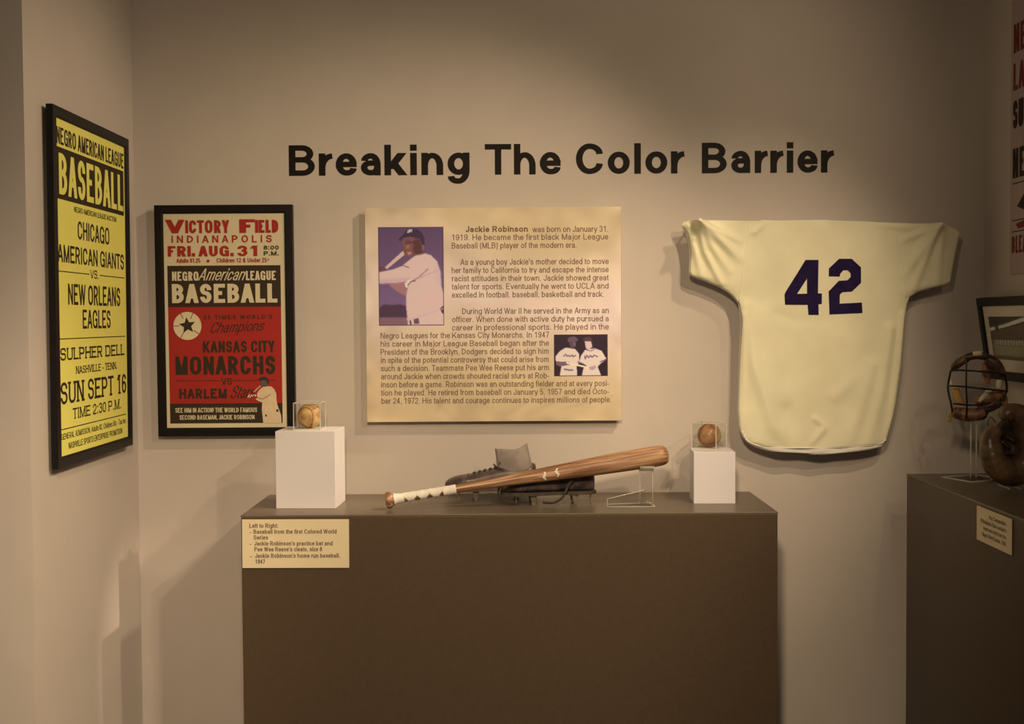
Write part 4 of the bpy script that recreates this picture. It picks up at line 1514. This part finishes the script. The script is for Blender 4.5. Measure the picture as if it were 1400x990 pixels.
# ------------------------------------------------------------------ catcher's mask on its stand
MY = -.30
mb_ = Vector((1.368, MY, RZ))
tms = thing('mask_stand', 'clear acrylic post stand under the catcher mask', 'stand', mb_, rz=math.radians(24))
m_ = MB()
m_.box(-.065, -.06, 0, .065, .06, .005)
m_.build('base', acr, tms)
m_ = MB()
cs = [(-.065, -.06), (.065, -.06), (.065, .06), (-.065, .06)]
for (xa, ya), (xb, yb) in zip(cs, cs[1:] + cs[:1]):
    m_.tube([(xa, ya, .0025), (xb, yb, .0025)], .0026, 6)
for sx in (-.011, .011):
    m_.tube([(sx, 0, .005), (sx, 0, .175)], .0022, 6)
m_.build('polished_edge', acr_edge, tms, smooth=True)
MB().box(-.011, -.004, .005, .011, .004, .175).build('post', acr, tms)

cage = mat('black_cage_wire', V(30, 22, 16), .35, .5, noise=.3, nscale=80, metal=.4)
pad_d = mat('dark_mask_leather', V(104, 70, 44), .4, .45, nscale=46, bump=.5, col2=V(36, 25, 17))
pad_b = mat('brown_mask_leather', V(158, 104, 62), .42, .4, nscale=42, bump=.5, col2=V(72, 42, 26))
pad_o = mat('ochre_mask_strap', V(176, 122, 52), .6, .3, noise=.25, nscale=50, bump=.2)
pad_c = mat('cream_worn_leather', V(206, 172, 122), .7, .2, noise=.15, nscale=40)
MC = at_y(1334, 527, MY)
tm = thing('catchers_mask', 'old leather and wire catcher mask on a clear post stand', 'mask', MC, rz=math.radians(-20))
KM = 1650 / 3.52


def mk(px, py, dep):
    """mask drawing coordinates; dep is how far it bulges forward"""
    return ((px - 1334) / KM / .94, -dep, (527 - py) / KM)


def bulge(px, py):
    return .075 * max(0, 1 - ((px - 1334) / 40) ** 2) ** .5 * (1 - .25 * ((py - 527) / 48) ** 2)


def wire(pts, r=.0026):
    m_ = MB()
    m_.tube(curve_pts([mk(a, c, bulge(a, c)) for a, c in pts], 6), r, 8)
    return m_.build('cage_wire', cage, tm, smooth=True)


rim = [(1303, 508), (1312, 492), (1326, 484), (1342, 483), (1356, 492), (1366, 508), (1371, 528), (1366, 546), (1350, 560), (1343, 572), (1322, 573), (1308, 570), (1304, 552), (1300, 530)]
m_ = MB()
m_.tube(curve_pts([mk(a, c, .012 + .3 * bulge(a, c)) for a, c in rim + rim[:1]], 5), .0032, 8)
m_.build('rim_wire', cage, tm, smooth=True)
wire([(1303, 506), (1320, 505), (1345, 507), (1368, 511)])
wire([(1299, 527), (1316, 527), (1345, 530), (1372, 534)])
wire([(1307, 551), (1320, 552), (1336, 552), (1352, 549)])
wire([(1322, 488), (1322, 507), (1322, 528), (1323, 552), (1322, 570)])


def pad(name, pts, r, mtl, dep, flat=1.0):
    m_ = MB()
    pl = curve_pts([mk(a, c, dep + .25 * bulge(a, c)) for a, c in pts], 6)
    n = len(pl)
    rr = [r * (0.55 + .45 * math.sin(math.pi * min(1, max(0, (i + .6) / (n + .2)))) ** .5) for i in range(n)]
    m_.tube(pl, rr, 12, flat=flat)
    return m_.build(name, mtl, tm, smooth=True)


pad('forehead_pad', [(1306, 504), (1314, 495), (1324, 489)], .013, pad_d, .01)
pad('forehead_pad', [(1318, 490), (1334, 485), (1349, 488)], .012, pad_d, .012)
pad('forehead_pad', [(1346, 488), (1357, 497), (1366, 513)], .017, pad_d, .006)
pad('cream_patch', [(1330, 483), (1341, 482)], .0075, pad_c, .022)
pad('temple_pad', [(1343, 496), (1346, 508), (1347, 524)], .0125, pad_b, -.004)
pad('cheek_pad', [(1310, 530), (1312, 542), (1318, 553)], .010, pad_o, .0)
pad('cheek_pad', [(1334, 553), (1344, 546), (1355, 542), (1366, 538)], .0185, pad_b, .0)
pad('cheek_roll', [(1338, 549), (1346, 538), (1352, 532)], .0075, pad_c, .012)
pad('chin_pad', [(1307, 563), (1316, 566), (1330, 567), (1345, 562)], .0195, pad_b, .01)
pad('chin_pad', [(1340, 560), (1352, 554), (1364, 548)], .018, pad_d, .002)
pad('strap_tip', [(1362, 518), (1361, 530)], .008, pad_c, .018)
pad('strap', [(1306, 556), (1304, 566), (1301, 578)], .0055, pad_o, -.006, .6)
pad('strap', [(1366, 536), (1370, 546), (1368, 556)], .0075, pad_o, -.008, .6)
pad('strap', [(1302, 518), (1304, 528)], .005, pad_c, .004)

# ------------------------------------------------------------------ catcher's mitt
YM = -.49
mit = mat('dark_mitt_leather', V(108, 74, 44), .33, .5, nscale=24, bump=.5, col2=V(58, 38, 24))
mit_d = mat('mitt_pocket_leather', V(52, 36, 24), .45, .4, noise=.3, nscale=26, bump=.3)
mp0 = at_y(1382, 662, YM)
tmi = thing('catchers_mitt', 'round dark leather catcher mitt standing on edge on the right pedestal', 'mitt', mp0)


def mt(px, py, dep):
    p = at_y(px, py, YM) - mp0
    return (p.x, p.y - dep, p.z)


lobe = [(1357, 586, 10), (1349, 600, 13), (1351, 620, 15.5), (1358, 636, 17), (1374, 645, 17.5), (1390, 641, 18), (1402, 624, 19), (1406, 602, 19), (1402, 582, 19), (1391, 569, 16), (1378, 565, 13), (1370, 571, 9)]
pl = curve_pts([(a, c, r) for a, c, r in lobe], 7)
m_ = MB()
n = len(pl)
pts_, rr = [], []
for i, p in enumerate(pl):
    u = i / (n - 1)
    pts_.append(mt(p.x, p.y, .02 + .012 * math.sin(u * 6)))
    rr.append(p.z / 490 * (1.04 + .02 * math.sin(i * 1.9) * (1 if u < .55 else .4)))
m_.tube(pts_, rr, 16)
m_.build('padded_rim', mit, tmi, smooth=True)
vs_, fs_ = [(mt(1378, 606, -.012))], []
for ring, (k, dp) in enumerate(((.45, -.006), (.8, .004), (1.05, .012))):
    for j in range(24):
        a = 2 * math.pi * j / 24
        vs_.append(mt(1378 + 24 * k * math.cos(a), 606 + 34 * k * math.sin(a), dp))
for j in range(24):
    fs_.append((0, 1 + j, 1 + (j + 1) % 24))
    for r_ in (0, 1):
        a, c = 1 + r_ * 24, 1 + (r_ + 1) * 24
        fs_.append((a + j, c + j, c + (j + 1) % 24, a + (j + 1) % 24))
o = MB().add(vs_, fs_).build('pocket', mit_d, tmi, smooth=True)
sm = o.modifiers.new('thick', 'SOLIDIFY')
sm.thickness = .012
m_ = MB()
for a, c in (((1362, 600), (1376, 612)), ((1372, 596), (1384, 604)), ((1364, 618), (1386, 620))):
    m_.tube([mt(*a, .02), mt((a[0] + c[0]) / 2, (a[1] + c[1]) / 2, .026), mt(*c, .02)], .003, 6)
m_.build('lacing', pad_d, tmi, smooth=True)
m_ = MB()
m_.tube(curve_pts([mt(1352, 589, .01), mt(1348, 578, .012), mt(1353, 570, .01), mt(1359, 577, .008)], 6), .0016, 6)
m_.build('lace_loop', pad_d, tmi, smooth=True)
tst = thing('mitt_stand', 'small clear acrylic stand beneath the catcher mitt', 'stand', (mp0.x, YM, RZ))
m_ = MB()
hh = mp0.z - RZ
for sx in (-.016, .014):
    m_.tube([(sx, -.02, 0), (sx, -.02, hh - .001)], .0022, 6)
    m_.tube([(sx, -.03, .002), (sx, .05, .002)], .002, 6)
m_.build('prong', acr_edge, tst, smooth=True)
MB().box(-.03, .03, 0, .03, .034, .12).build('back_plate', acr, tst)
